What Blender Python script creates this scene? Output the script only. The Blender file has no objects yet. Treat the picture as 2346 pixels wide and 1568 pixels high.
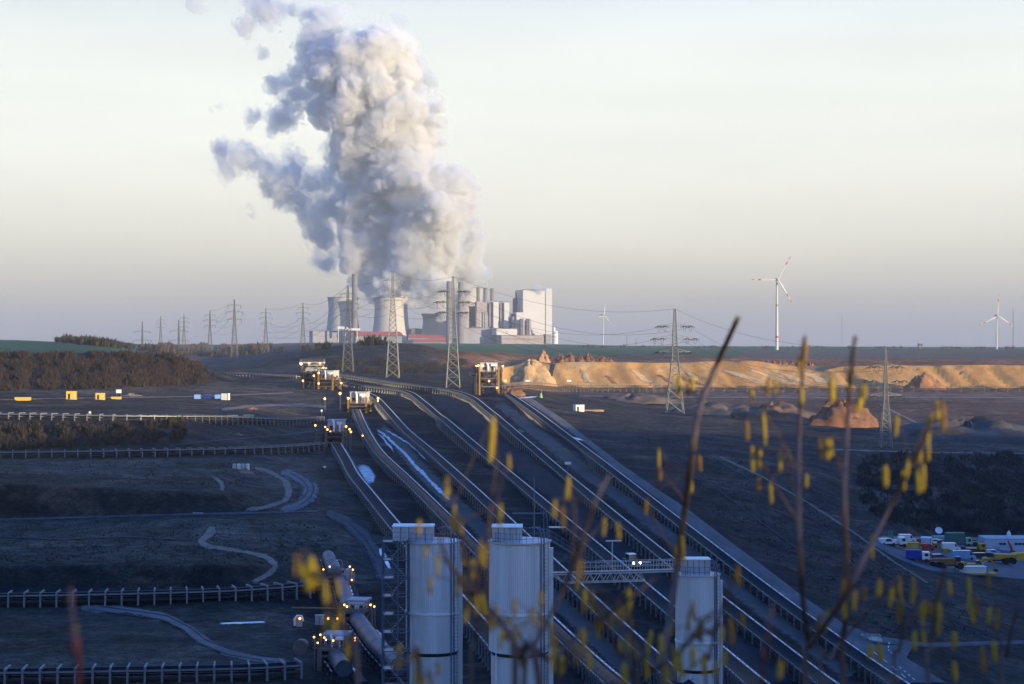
import bpy, bmesh, math, random
from mathutils import Vector, Matrix, noise
from mathutils.bvhtree import BVHTree
R = math.radians
random.seed(7)
S = bpy.context.scene
COL = S.collection
PI = math.pi

# ------------------------------------------------------------------ camera, sky, sun, exposure
F, CX, HY = 4000.0, 1173.0, 793.0          # focal length, centre and eye level in a 2346 wide frame
cam = bpy.data.cameras.new('Camera')
camo = bpy.data.objects.new('Camera', cam); COL.objects.link(camo)
cam.sensor_width = 36.0
cam.lens = 36.0 * F / 2346.0
cam.clip_start = 0.1; cam.clip_end = 60000
camo.location = (0, 0, 0)
camo.rotation_euler = (PI / 2 + math.atan((HY - 784) / F), 0, 0)
cam.dof.use_dof = True; cam.dof.focus_distance = 700; cam.dof.aperture_fstop = 4.3
S.camera = camo

SUN_EL, SUN_AZ = R(4.2), R(53)             # the sun is low, behind the camera on its right
SUNDIR = Vector((math.sin(SUN_AZ) * math.cos(SUN_EL), -math.cos(SUN_AZ) * math.cos(SUN_EL), math.sin(SUN_EL)))
w = bpy.data.worlds.new('World'); S.world = w; w.use_nodes = True
nt = w.node_tree; nt.nodes.clear()
out = nt.nodes.new('ShaderNodeOutputWorld'); bg = nt.nodes.new('ShaderNodeBackground')
sky = nt.nodes.new('ShaderNodeTexSky'); sky.sky_type = 'NISHITA'; sky.sun_disc = False
sky.sun_elevation = SUN_EL; sky.sun_rotation = PI - SUN_AZ; sky.altitude = 100; sky.dust_density = 2.0
tc = nt.nodes.new('ShaderNodeTexCoord'); sx = nt.nodes.new('ShaderNodeSeparateXYZ')
nt.links.new(tc.outputs['Generated'], sx.inputs[0])
mp = nt.nodes.new('ShaderNodeMapRange'); mp.inputs['From Min'].default_value = -0.02; mp.inputs['From Max'].default_value = 0.48
nt.links.new(sx.outputs['Z'], mp.inputs['Value'])
cr = nt.nodes.new('ShaderNodeValToRGB'); cr.color_ramp.interpolation = 'B_SPLINE'
def zpos(el): return (math.sin(R(el)) + 0.02) / 0.5
SKY = [(-1.0, (.20, .21, .26)), (0.2, (.225, .24, .30)), (1.2, (.30, .29, .285)), (2.2, (.49, .44, .315)), (3.6, (.72, .68, .51)),
       (5.5, (.77, .77, .655)), (8.0, (.745, .77, .695)), (11.5, (.655, .695, .675)), (17., (.18, .40, .88)), (28, (.032, .225, .84))]
el_ = cr.color_ramp.elements
while len(el_) < len(SKY): el_.new(0.5)
for e, (a, c) in zip(el_, SKY): e.position = max(0, zpos(a)); e.color = (*c, 1)
nt.links.new(mp.outputs[0], cr.inputs[0])
# faint cloud veil over the gradient
nz = nt.nodes.new('ShaderNodeTexNoise'); nz.inputs['Scale'].default_value = 3.2; nz.inputs['Detail'].default_value = 5
mpv = nt.nodes.new('ShaderNodeMapping'); mpv.inputs['Scale'].default_value = (1, 1, 7)
nt.links.new(tc.outputs['Generated'], mpv.inputs[0]); nt.links.new(mpv.outputs[0], nz.inputs['Vector'])
mv = nt.nodes.new('ShaderNodeMapRange'); mv.inputs['From Min'].default_value = .3; mv.inputs['From Max'].default_value = .7
mv.inputs['To Min'].default_value = .93; mv.inputs['To Max'].default_value = 1.05
nt.links.new(nz.outputs[0], mv.inputs[0])
SKYK = 7.4
vm = nt.nodes.new('ShaderNodeVectorMath'); vm.operation = 'SCALE'
nt.links.new(cr.outputs[0], vm.inputs[0])
mm = nt.nodes.new('ShaderNodeMath'); mm.operation = 'MULTIPLY'; mm.inputs[1].default_value = SKYK * 1.0
nt.links.new(mv.outputs[0], mm.inputs[0]); nt.links.new(mm.outputs[0], vm.inputs['Scale'])
# the sky behind the camera: dusky blue with the low sun's broad glow
def wmath(op, a, b=None, clamp=False):
    q = nt.nodes.new('ShaderNodeMath'); q.operation = op; q.use_clamp = clamp
    for i, v in enumerate((a, b)):
        if v is None: continue
        if isinstance(v, (int, float)): q.inputs[i].default_value = v
        else: nt.links.new(v, q.inputs[i])
    return q.outputs[0]
cb = nt.nodes.new('ShaderNodeValToRGB'); cb.color_ramp.interpolation = 'B_SPLINE'
BACK = [(-1, (.10, .12, .18)), (2, (.34, .38, .46)), (8, (.38, .45, .56)), (18, (.20, .37, .66)), (28, (.032, .225, .84))]
eb = cb.color_ramp.elements
while len(eb) < len(BACK): eb.new(.5)
for e, (a_, c_) in zip(eb, BACK): e.position = max(0, zpos(a_)); e.color = (*c_, 1)
nt.links.new(mp.outputs[0], cb.inputs[0])
vb = nt.nodes.new('ShaderNodeVectorMath'); vb.operation = 'SCALE'; vb.inputs['Scale'].default_value = SKYK
nt.links.new(cb.outputs[0], vb.inputs[0])
ms = nt.nodes.new('ShaderNodeMapRange'); ms.interpolation_type = 'SMOOTHSTEP'; ms.inputs['From Min'].default_value = .05; ms.inputs['From Max'].default_value = .75
nt.links.new(sx.outputs['Y'], ms.inputs[0])
m1 = nt.nodes.new('ShaderNodeMix'); m1.data_type = 'RGBA'
nt.links.new(ms.outputs[0], m1.inputs[0]); nt.links.new(vb.outputs[0], m1.inputs[6]); nt.links.new(vm.outputs[0], m1.inputs[7])
dt = nt.nodes.new('ShaderNodeVectorMath'); dt.operation = 'DOT_PRODUCT'; dt.inputs[1].default_value = SUNDIR
nt.links.new(tc.outputs['Generated'], dt.inputs[0])
gl = wmath('POWER', wmath('MAXIMUM', dt.outputs['Value'], 0.0), 13.0)
vg = nt.nodes.new('ShaderNodeVectorMath'); vg.operation = 'SCALE'; vg.inputs[0].default_value = (.62 * SKYK, .60 * SKYK, .56 * SKYK); nt.links.new(gl, vg.inputs['Scale'])
va = nt.nodes.new('ShaderNodeVectorMath'); va.operation = 'ADD'; nt.links.new(m1.outputs[2], va.inputs[0]); nt.links.new(vg.outputs[0], va.inputs[1])
mx = nt.nodes.new('ShaderNodeMix'); mx.data_type = 'RGBA'; mx.inputs[0].default_value = 0.95
nt.links.new(sky.outputs[0], mx.inputs[6]); nt.links.new(va.outputs[0], mx.inputs[7])
nt.links.new(mx.outputs[2], bg.inputs[0]); bg.inputs[1].default_value = 0.1
nt.links.new(bg.outputs[0], out.inputs[0])

sl = bpy.data.lights.new('Sun', 'SUN'); sl.energy = 5.0; sl.angle = R(0.5); sl.color = (1, .82, .52)
so = bpy.data.objects.new('Sun', sl); COL.objects.link(so)
so.rotation_euler = SUNDIR.to_track_quat('Z', 'Y').to_euler()
S.view_settings.view_transform = 'Standard'; S.view_settings.look = 'None'
S.view_settings.exposure = 1.0; S.view_settings.gamma = 1
S.cycles.volume_bounces = 9; S.cycles.max_bounces = 16; S.cycles.diffuse_bounces = 2; S.cycles.glossy_bounces = 2
S.cycles.transparent_max_bounces = 8
S.cycles.volume_step_rate = 1.0; S.cycles.volume_max_steps = 256
S.cycles.use_denoising = True

# ------------------------------------------------------------------ helpers
def P(px, py, D): return Vector(((px - CX) * D / F, D, -(py - HY) * D / F))
def link(o): COL.objects.link(o); return o

class MB:
    """collects shapes and links them as one mesh object"""
    def __init__(s): s.v = []; s.f = []
    def add(s, vs, fs, M=None):
        n = len(s.v)
        s.v += [tuple(M @ Vector(p)) if M else tuple(p) for p in vs]
        s.f += [tuple(i + n for i in f) for f in fs]
        return s
    def box(s, c, d, rz=0, M=None):
        x, y, z = d[0] / 2, d[1] / 2, d[2] / 2
        vs = [(-x, -y, -z), (x, -y, -z), (x, y, -z), (-x, y, -z), (-x, -y, z), (x, -y, z), (x, y, z), (-x, y, z)]
        T = Matrix.Translation(c) @ Matrix.Rotation(rz, 4, 'Z')
        if M: T = M @ T
        return s.add(vs, [(0, 3, 2, 1), (4, 5, 6, 7), (0, 1, 5, 4), (1, 2, 6, 5), (2, 3, 7, 6), (3, 0, 4, 7)], T)
    def b2(s, x0, x1, y0, y1, z0, z1): return s.box(((x0 + x1) / 2, (y0 + y1) / 2, (z0 + z1) / 2), (abs(x1 - x0), abs(y1 - y0), abs(z1 - z0)))
    def bar(s, a, b, r, n=4, r2=None):
        a = Vector(a); b = Vector(b); d = b - a
        if d.length < 1e-6: return s
        q = d.to_track_quat('Z', 'Y'); r2 = r if r2 is None else r2
        vs = []
        for p, rr in ((a, r), (b, r2)):
            for k in range(n):
                t = 2 * PI * (k + .5) / n
                vs.append(p + q @ Vector((rr * math.cos(t), rr * math.sin(t), 0)))
        fs = [(k, (k + 1) % n, n + (k + 1) % n, n + k) for k in range(n)] + [tuple(range(n - 1, -1, -1)), tuple(range(n, 2 * n))]
        return s.add(vs, fs)
    def tube(s, pts, rad, n=8, cap=True):
        pts = [Vector(p) for p in pts]; m = len(pts)
        rad = rad if isinstance(rad, (list, tuple)) else [rad] * m
        vs = []; up = None
        for i, p in enumerate(pts):
            t = (pts[min(i + 1, m - 1)] - pts[max(i - 1, 0)]).normalized()
            if up is None: up = Vector((0, 0, 1)) if abs(t.z) < .9 else Vector((1, 0, 0))
            x = t.cross(up).normalized(); up = x.cross(t).normalized()
            for k in range(n):
                a = 2 * PI * k / n
                vs.append(p + (x * math.cos(a) + up * math.sin(a)) * rad[i])
        fs = [(i * n + k, i * n + (k + 1) % n, (i + 1) * n + (k + 1) % n, (i + 1) * n + k) for i in range(m - 1) for k in range(n)]
        if cap: fs += [tuple(range(n - 1, -1, -1)), tuple(range((m - 1) * n, m * n))]
        return s.add(vs, fs)
    def lathe(s, prof, n=24, c=(0, 0, 0), M=None):
        vs = []; fs = []
        for r, z in prof:
            for k in range(n):
                a = 2 * PI * k / n
                vs.append((c[0] + r * math.cos(a), c[1] + r * math.sin(a), c[2] + z))
        for i in range(len(prof) - 1):
            for k in range(n):
                fs.append((i * n + k, i * n + (k + 1) % n, (i + 1) * n + (k + 1) % n, (i + 1) * n + k))
        fs += [tuple(range(n - 1, -1, -1)), tuple(range((len(prof) - 1) * n, len(prof) * n))]
        return s.add(vs, fs, M)
    def prism(s, poly, y0, y1):
        """extrude an (x,z) outline along y"""
        n = len(poly)
        vs = [(x, y0, z) for x, z in poly] + [(x, y1, z) for x, z in poly]
        fs = [tuple(range(n)), tuple(range(2 * n - 1, n - 1, -1))] + [(k, n + k, n + (k + 1) % n, (k + 1) % n) for k in range(n)]
        return s.add(vs, fs)
    def loft(s, secs, closed=True, cap=True):
        m = len(secs[0]); vs = [p for q in secs for p in q]; fs = []
        for i in range(len(secs) - 1):
            for k in range(m if closed else m - 1):
                fs.append((i * m + k, i * m + (k + 1) % m, (i + 1) * m + (k + 1) % m, (i + 1) * m + k))
        if cap and closed: fs += [tuple(range(m - 1, -1, -1)), tuple(range((len(secs) - 1) * m, len(secs) * m))]
        return s.add(vs, fs)
    def ball(s, c, r, nu=10, nv=6, sc=(1, 1, 1)):
        prof = [(max(1e-3, math.sin(PI * j / nv)) , -math.cos(PI * j / nv)) for j in range(nv + 1)]
        T = Matrix.Translation(c) @ Matrix.Diagonal((r * sc[0], r * sc[1], r * sc[2], 1))
        return s.lathe(prof, nu, M=T)
    def mesh(s, name, m, smooth=False):
        me = bpy.data.meshes.new(name); me.from_pydata(s.v, [], s.f); me.update()
        if m: me.materials.append(m)
        if smooth:
            me.polygons.foreach_set('use_smooth', [True] * len(me.polygons))
            me.set_sharp_from_angle(angle=R(40))
        return me
    def build(s, name, m, parent=None, smooth=False, label=None):
        o = link(bpy.data.objects.new(name, s.mesh(name, m, smooth)))
        if parent: o.parent = parent
        if label: o['label'] = label
        return o

def tag(o, label, cat, group=None, kind=None):
    o['label'] = label; o['category'] = cat
    if group: o['group'] = group
    if kind: o['kind'] = kind
    return o
def thing(name, label, cat, loc=(0, 0, 0), rz=0, group=None):
    o = bpy.data.objects.new(name, None); link(o); o.empty_display_size = 1
    o.location = loc; o.rotation_euler = (0, 0, rz)
    return tag(o, label, cat, group)
def copy_tree(o, parent=None):
    c = o.copy(); COL.objects.link(c)
    if parent: c.parent = parent
    for ch in o.children: copy_tree(ch, c)
    return c
def struct(o, label=None, kind='structure'):
    o['kind'] = kind
    if label: o['label'] = label
    return o

# ------------------------------------------------------------------ materials
def mat(name, col, rough=.7, metal=0, var=.25, scale=.5, detail=6, bump=0, spec=.3, col2=None, stretch=(1, 1, 1), emis=None, wave=None, coat=0):
    m = bpy.data.materials.new(name); m.use_nodes = True
    n = m.node_tree; b = n.nodes['Principled BSDF']
    b.inputs['Roughness'].default_value = rough; b.inputs['Metallic'].default_value = metal
    b.inputs['Specular IOR Level'].default_value = spec
    if coat: b.inputs['Coat Weight'].default_value = coat
    t = n.nodes.new('ShaderNodeTexCoord'); mpn = n.nodes.new('ShaderNodeMapping')
    mpn.inputs['Scale'].default_value = stretch
    n.links.new(t.outputs['Object'], mpn.inputs[0])
    z = n.nodes.new('ShaderNodeTexNoise'); z.inputs['Scale'].default_value = scale; z.inputs['Detail'].default_value = detail
    z.inputs['Roughness'].default_value = .62
    n.links.new(mpn.outputs[0], z.inputs['Vector'])
    r = n.nodes.new('ShaderNodeMapRange'); r.inputs['From Min'].default_value = .3; r.inputs['From Max'].default_value = .7
    n.links.new(z.outputs[0], r.inputs[0])
    x = n.nodes.new('ShaderNodeMix'); x.data_type = 'RGBA'
    c2 = col2 if col2 else tuple(c * (1 + var) for c in col)
    c1 = col if col2 else tuple(c * (1 - var) for c in col)
    x.inputs[6].default_value = (*c1, 1); x.inputs[7].default_value = (*c2, 1)
    n.links.new(r.outputs[0], x.inputs[0]); n.links.new(x.outputs[2], b.inputs['Base Color'])
    if wave:      # corrugated cladding: (scale, strength, axis)
        wv = n.nodes.new('ShaderNodeTexWave'); wv.bands_direction = wave[2]; wv.inputs['Scale'].default_value = wave[0]
        n.links.new(t.outputs['Object'], wv.inputs[0])
        bp = n.nodes.new('ShaderNodeBump'); bp.inputs['Strength'].default_value = wave[1]; bp.inputs['Distance'].default_value = .05
        n.links.new(wv.outputs[1], bp.inputs['Height']); n.links.new(bp.outputs[0], b.inputs['Normal'])
    elif bump:
        bp = n.nodes.new('ShaderNodeBump'); bp.inputs['Strength'].default_value = bump; bp.inputs['Distance'].default_value = 1
        n.links.new(z.outputs[0], bp.inputs['Height']); n.links.new(bp.outputs[0], b.inputs['Normal'])
    if emis:
        b.inputs['Emission Color'].default_value = (*emis[:3], 1); b.inputs['Emission Strength'].default_value = emis[3]
    return m

def ground_mat(name, rough=.95, sc=(.012, .09, .7), amt=(.35, .45, .35), bump=.6, stretch=(1, 1, 1), tint=(.16, .125, .085), tint_amt=.25):
    """face colour from the mesh, broken up by three octaves of patches in metres, with dry-grass tinted patches"""
    m = bpy.data.materials.new(name); m.use_nodes = True
    n = m.node_tree; b = n.nodes['Principled BSDF']; b.inputs['Roughness'].default_value = rough
    b.inputs['Specular IOR Level'].default_value = .1
    a = n.nodes.new('ShaderNodeAttribute'); a.attribute_name = 'col'
    t = n.nodes.new('ShaderNodeTexCoord'); mpn = n.nodes.new('ShaderNodeMapping'); mpn.inputs['Scale'].default_value = stretch
    n.links.new(t.outputs['Object'], mpn.inputs[0])
    last = None
    for s_, k in zip(sc, amt):
        z = n.nodes.new('ShaderNodeTexNoise'); z.inputs['Scale'].default_value = s_; z.inputs['Detail'].default_value = 5
        z.inputs['Roughness'].default_value = .65; z.inputs['Distortion'].default_value = .6
        n.links.new(mpn.outputs[0], z.inputs['Vector'])
        r = n.nodes.new('ShaderNodeMapRange'); r.inputs['From Min'].default_value = .32; r.inputs['From Max'].default_value = .68
        r.inputs['To Min'].default_value = 1 - k; r.inputs['To Max'].default_value = 1 + k
        n.links.new(z.outputs[0], r.inputs[0])
        if last is None: last = r.outputs[0]
        else:
            q = n.nodes.new('ShaderNodeMath'); q.operation = 'MULTIPLY'
            n.links.new(last, q.inputs[0]); n.links.new(r.outputs[0], q.inputs[1]); last = q.outputs[0]
        zlast = z
    z2 = n.nodes.new('ShaderNodeTexNoise'); z2.inputs['Scale'].default_value = .045; z2.inputs['Detail'].default_value = 7
    z2.inputs['Roughness'].default_value = .7
    n.links.new(mpn.outputs[0], z2.inputs['Vector'])
    r2 = n.nodes.new('ShaderNodeMapRange'); r2.inputs['From Min'].default_value = .5; r2.inputs['From Max'].default_value = .62
    r2.inputs['To Min'].default_value = 0; r2.inputs['To Max'].default_value = tint_amt
    n.links.new(z2.outputs[0], r2.inputs[0])
    x = n.nodes.new('ShaderNodeMix'); x.data_type = 'RGBA'; x.inputs[7].default_value = (*tint, 1)
    n.links.new(a.outputs['Color'], x.inputs[6]); n.links.new(r2.outputs[0], x.inputs[0])
    sc_ = n.nodes.new('ShaderNodeVectorMath'); sc_.operation = 'SCALE'
    n.links.new(x.outputs[2], sc_.inputs[0]); n.links.new(last, sc_.inputs['Scale'])
    n.links.new(sc_.outputs[0], b.inputs['Base Color'])
    bp = n.nodes.new('ShaderNodeBump'); bp.inputs['Strength'].default_value = bump; bp.inputs['Distance'].default_value = .6
    n.links.new(zlast.outputs[0], bp.inputs['Height']); n.links.new(bp.outputs[0], b.inputs['Normal'])
    return m
# ------------------------------------------------------------------ terrain: rows of (frame column -> distance, height line), near to far
KN = [-6000, -2500, -900, -300] + list(range(-100, 2461, 10)) + [2650, 3300, 5000, 9000]
def row(d):
    ks = sorted(d)
    def f(px):
        if px <= ks[0]: return d[ks[0]]
        if px >= ks[-1]: return d[ks[-1]]
        for i in range(len(ks) - 1):
            if ks[i] <= px <= ks[i + 1]:
                t = (px - ks[i]) / (ks[i + 1] - ks[i]); t = t * t * (3 - 2 * t) * .5 + t * .5
                a, b = d[ks[i]], d[ks[i + 1]]
                return (a[0] + (b[0] - a[0]) * t, a[1] + (b[1] - a[1]) * t)
    return f
COAL = (.019, .020, .023); DIRT = (.066, .056, .050); GRASS = (.062, .060, .050); SLOPE = (.022, .023, .019); BENCH = (.080, .066, .055)
SAND = (.46, .235, .075); RED = (.22, .095, .045); GREEN = (.042, .10, .042); BROWN = (.13, .085, .062); FLOOR = (.038, .035, .035)
HILL = (.036, .026, .023); DARKHILL = (.027, .029, .029); FAR = (.05, .053, .05); SHRUB = (.038, .030, .024); ROADC = (.14, .125, .11)
# each row: (profile, subdivisions to the next row, colour breaks of the band up to the next row, roughness of the relief in metres)
ROWS = [
 (row({0: (215, 1568), 700: (215, 1568), 1173: (218, 1568), 1550: (232, 1568), 2000: (270, 1568), 2346: (310, 1568)}), 12, [(-9e9, GRASS), (640, COAL), (1850, FLOOR)], .25),
 (row({0: (275, 1390), 500: (275, 1390), 850: (283, 1390), 1173: (285, 1390), 1550: (300, 1390), 2000: (345, 1390), 2346: (385, 1400)}), 4, [(-9e9, COAL), (1850, FLOOR)], .12),
 (row({0: (288, 1345), 500: (288, 1345), 700: (292, 1350), 850: (300, 1345), 1173: (305, 1345), 1550: (322, 1345), 2000: (375, 1345), 2346: (420, 1345)}), 5, [(-9e9, SLOPE), (640, GRASS), (880, COAL), (1850, FLOOR)], .2),
 (row({0: (293, 1295), 500: (293, 1295), 640: (305, 1300), 850: (325, 1295), 1173: (330, 1295), 1550: (348, 1295), 2000: (405, 1295), 2346: (470, 1295)}), 14, [(-9e9, GRASS), (830, COAL), (1700, FLOOR), (2100, COAL)], .3),
 (row({0: (370, 1187), 250: (370, 1185), 500: (372, 1178), 700: (380, 1180), 850: (390, 1180), 1173: (395, 1180), 1550: (420, 1180), 2000: (480, 1195), 2150: (530, 1228), 2346: (545, 1225)}), 6, [(-9e9, SLOPE), (640, BENCH), (820, COAL), (1650, FLOOR), (1990, SHRUB)], .3),
 (row({0: (376, 1112), 250: (378, 1120), 500: (380, 1130), 640: (395, 1140), 850: (430, 1120), 1173: (440, 1120), 1550: (470, 1120), 1800: (500, 1120), 2000: (545, 1130), 2346: (590, 1140)}), 9, [(-9e9, GRASS), (600, BENCH), (800, COAL), (1480, FLOOR), (1960, SHRUB)], .35),
 (row({0: (455, 1050), 500: (470, 1045), 700: (500, 1040), 850: (515, 1045), 1173: (525, 1040), 1550: (560, 1040), 1800: (600, 1040), 2050: (640, 1036), 2346: (645, 1036)}), 3, [(-9e9, COAL), (1340, FLOOR), (1960, BENCH)], .15),
 (row({0: (468, 1035), 400: (480, 1020), 700: (545, 1010), 850: (575, 1005), 1173: (580, 1000), 1550: (640, 1000), 1800: (700, 1000), 2050: (720, 1000), 2346: (720, 1005)}), 8, [(-9e9, SHRUB), (440, DIRT), (740, COAL), (1340, FLOOR)], .5),
 (row({0: (505, 968), 400: (515, 965), 560: (570, 965), 700: (640, 965), 850: (660, 960), 1173: (665, 960), 1350: (720, 965), 1550: (800, 960), 1800: (810, 970), 2050: (820, 975), 2346: (820, 985)}), 6, [(-9e9, COAL), (300, DIRT), (780, COAL), (1290, FLOOR), (1620, (.12, .070, .048))], .5),
 (row({0: (620, 930), 400: (640, 930), 700: (740, 922), 850: (760, 920), 1173: (765, 920), 1300: (800, 935), 1550: (900, 945), 1800: (930, 950), 2346: (950, 960)}), 5, [(-9e9, SHRUB), (520, BENCH), (760, COAL), (1240, FLOOR), (1560, (.13, .072, .048))], .6),
 (row({0: (700, 905), 500: (760, 905), 700: (850, 893), 850: (880, 890), 1173: (890, 890), 1300: (1000, 905), 1550: (1150, 912), 1800: (1150, 915), 2346: (1150, 918)}), 4, [(-9e9, BENCH), (560, DIRT), (690, COAL), (1180, (.12, .075, .052)), (1500, (.20, .115, .075))], .3),
 (row({0: (740, 893), 250: (760, 890), 450: (850, 880), 700: (950, 870), 850: (1030, 862), 1000: (1050, 865), 1090: (1060, 872), 1150: (1200, 886), 1300: (1380, 893), 1550: (1390, 893), 2346: (1390, 893)}), 12, [(-9e9, HILL), (500, COAL), (1100, DIRT), (1150, SAND)], .5),
 (row({0: (850, 812), 250: (870, 808), 400: (880, 815), 450: (900, 832), 480: (930, 852), 540: (980, 869), 700: (1100, 855), 850: (1180, 848), 1000: (1190, 845), 1100: (1210, 845), 1160: (1405, 882), 1300: (1407, 886), 1550: (1408, 887), 2346: (1408, 887)}), 14, [(-9e9, GREEN), (330, HILL), (520, (.034, .036, .043)), (700, SHRUB), (1120, DIRT), (1140, SAND)], .6),
 (row({0: (1000, 800), 250: (1000, 802), 400: (1010, 822), 480: (1080, 858), 560: (1200, 858), 640: (1280, 848), 750: (1300, 842), 900: (1300, 836), 1000: (1310, 838), 1060: (1340, 846), 1130: (1400, 846), 1170: (1440, 840), 1215: (1440, 828), 1255: (1440, 835), 1300: (1440, 830), 1550: (1440, 832), 1650: (1440, 829), 1720: (1440, 827), 1800: (1440, 836), 1880: (1440, 850), 1930: (1440, 840), 2000: (1440, 838), 2346: (1440, 837)}), 8, [(-9e9, GREEN), (300, DARKHILL), (560, (.034, .036, .043)), (640, DARKHILL), (1050, RED), (1150, (.30, .16, .075))], .8),
 (row({0: (1500, 783), 200: (1500, 788), 350: (1500, 815), 480: (1500, 845), 560: (1500, 836), 640: (1480, 818), 720: (1460, 800), 800: (1450, 789), 880: (1450, 785), 950: (1460, 790), 1040: (1480, 805), 1120: (1500, 812), 1200: (1560, 822), 1300: (1600, 830), 1550: (1600, 830), 1800: (1600, 838), 2346: (1600, 840)}), 8, [(-9e9, GREEN), (300, FAR), (900, GREEN), (1120, RED), (1270, (.13, .085, .055)), (1560, RED)], .8),
 (row({0: (2500, 779), 200: (2500, 785), 350: (2500, 800), 500: (2300, 822), 600: (2200, 808), 700: (2100, 800), 850: (2000, 794), 950: (1800, 789), 1050: (1750, 796), 1130: (1720, 806), 1200: (1700, 812), 1300: (1680, 815), 1550: (1680, 813), 1650: (1680, 818), 1720: (1700, 821), 1800: (1700, 824), 2346: (1700, 823)}), 8, [(-9e9, GREEN), (330, FAR), (880, GREEN), (1690, BROWN)], .5),
 (row({0: (3200, 783), 350: (3000, 796), 500: (2900, 806), 700: (2700, 792), 850: (2600, 790), 1100: (2600, 794), 1200: (2600, 802), 1550: (2600, 803), 2346: (2600, 803)}), 6, [(-9e9, FAR), (840, GREEN)], .4),
 (row({0: (5000, 786), 500: (5000, 790), 750: (5000, 785), 1173: (5000, 788), 1500: (5000, 793), 2346: (5000, 797)}), 5, [(-9e9, FAR)], 1.0),
 (row({0: (14500, 790), 2346: (14500, 795)}), 1, [(-9e9, FAR)], 0),
]
# the camera's own hillside, nearer than the bottom of the frame, down to the pit
NEAR = [(-60, -1.8), (-12, -1.7), (2.5, -1.75), (8, -3.2), (25, -9), (70, -24), (120, -35), (165, -40)]
def dist_x(D): return max(D, 215.0)
grid = []; ginfo = []
for (D, z) in NEAR:
    grid.append([Vector(((px - CX) * 215 / F, D, z - (.012 * max(0, px - 1550) if D > 60 else 0) * min(1, (D - 60) / 100 if D > 60 else 0) * .8 + noise.fractal(Vector((px * .004, D * .05, 3)), 1, 2, 3) * min(1.2, abs(D) * .03))) for px in KN])
    ginfo.append([GRASS] * len(KN))
for i, (f, nsub, cols, rel) in enumerate(ROWS):
    nxt = ROWS[i + 1][0] if i + 1 < len(ROWS) else None
    for j in range(nsub if nxt else 1):
        t = j / nsub; ln = []; li = []
        for px in KN:
            a = f(px)
            if nxt:
                b = nxt(px); D = a[0] + (b[0] - a[0]) * t
                za = -(a[1] - HY) * a[0] / F; zb = -(b[1] - HY) * b[0] / F
                z = za + (zb - za) * t
            else: D = a[0]; z = -(a[1] - HY) * a[0] / F
            x = (px - CX) * D / F
            rr = rel if j else (rel + ROWS[i - 1][3]) * .4 if i else rel
            fr = .06 if D < 1000 else .03
            z += rr * noise.fractal(Vector((x * fr, D * fr, i * 3.1)), .9, 2.1, 5)
            if i == 11 or (i == 12 and px > 1140):                       # gullied faces: spurs running down the slope
                z += (2.4 if px > 1140 else .5) * (noise.fractal(Vector(((x + D * .35) * .09, D * .012, 5)), .8, 2.1, 4)) * (1 if j else .4)
            ln.append(Vector((x, D, z)))
            wp = px + 26 * noise.noise(Vector((x * .05, D * .02, 9))) * (600 / max(600, D))
            c = cols[0][1]
            for (k, cc) in cols:
                if wp >= k: c = cc
            li.append(c)
        grid.append(ln); ginfo.append(li)
nR, nK = len(grid), len(KN)
verts = [p for r_ in grid for p in r_]
faces = [(i * nK + k, i * nK + k + 1, (i + 1) * nK + k + 1, (i + 1) * nK + k) for i in range(nR - 1) for k in range(nK - 1)]
fcol = [ginfo[i][k] for i in range(nR - 1) for k in range(nK - 1)]
SPECIAL = (GREEN, BROWN, SAND)
vcol = []
for i in range(nR):
    for k in range(nK):
        p_ = grid[i][k]; D_ = max(60, p_.y); n1 = noise.noise(Vector((p_.x * 12 / D_, p_.y * .02, 4))); n2 = noise.noise(Vector((p_.x * 9 / D_ + 7, p_.y * .015, 9)))
        ci = i + n1 * 1.4; ck = k + n2 * 7; a_ = [0, 0, 0]; w_ = 0
        for di in (-1, 0, 0, 1):
            for dk in (-6, -3, 0, 3, 6):
                c = ginfo[min(nR - 1, max(0, int(round(ci + di - .5))))][min(nK - 1, max(0, int(round(ck + dk))))]
                if c in SPECIAL: continue
                for q in range(3): a_[q] += c[q]
                w_ += 1
        vcol.append(tuple(q / w_ for q in a_) if w_ else ginfo[i][k])
BVH = BVHTree.FromPolygons(verts, faces)
def at(px, py, lift=0):
    """the point of the terrain seen at a frame position"""
    d = P(px, py, 1.0).normalized()
    h = BVH.ray_cast(Vector((0, 0, 0)) + d * 100, d)
    p = h[0] if h[0] else P(px, py, 3000)
    return p + Vector((0, 0, lift))
def zat(x, y):
    h = BVH.ray_cast(Vector((x, y, 500)), Vector((0, 0, -1)))
    return h[0].z if h[0] else 0
def ground(pxD, D): x = (pxD - CX) * D / F; return Vector((x, D, zat(x, D)))
M_GROUND = ground_mat('ground', sc=(.012, .08, .5, 2.6), amt=(.4, .6, .6, .55), bump=1.3, tint_amt=.5, tint=(.13, .088, .064)); M_SAND = ground_mat('sand', sc=(.02, .07, .4), amt=(.22, .20, .12), bump=.5, stretch=(1, .35, 1), tint=(.47, .29, .125), tint_amt=.7)
M_FIELD = ground_mat('field', sc=(.004, .02, .2), amt=(.12, .12, .15), bump=.1, stretch=(1, .3, 1), tint=(.06, .075, .03), tint_amt=.3)
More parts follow.
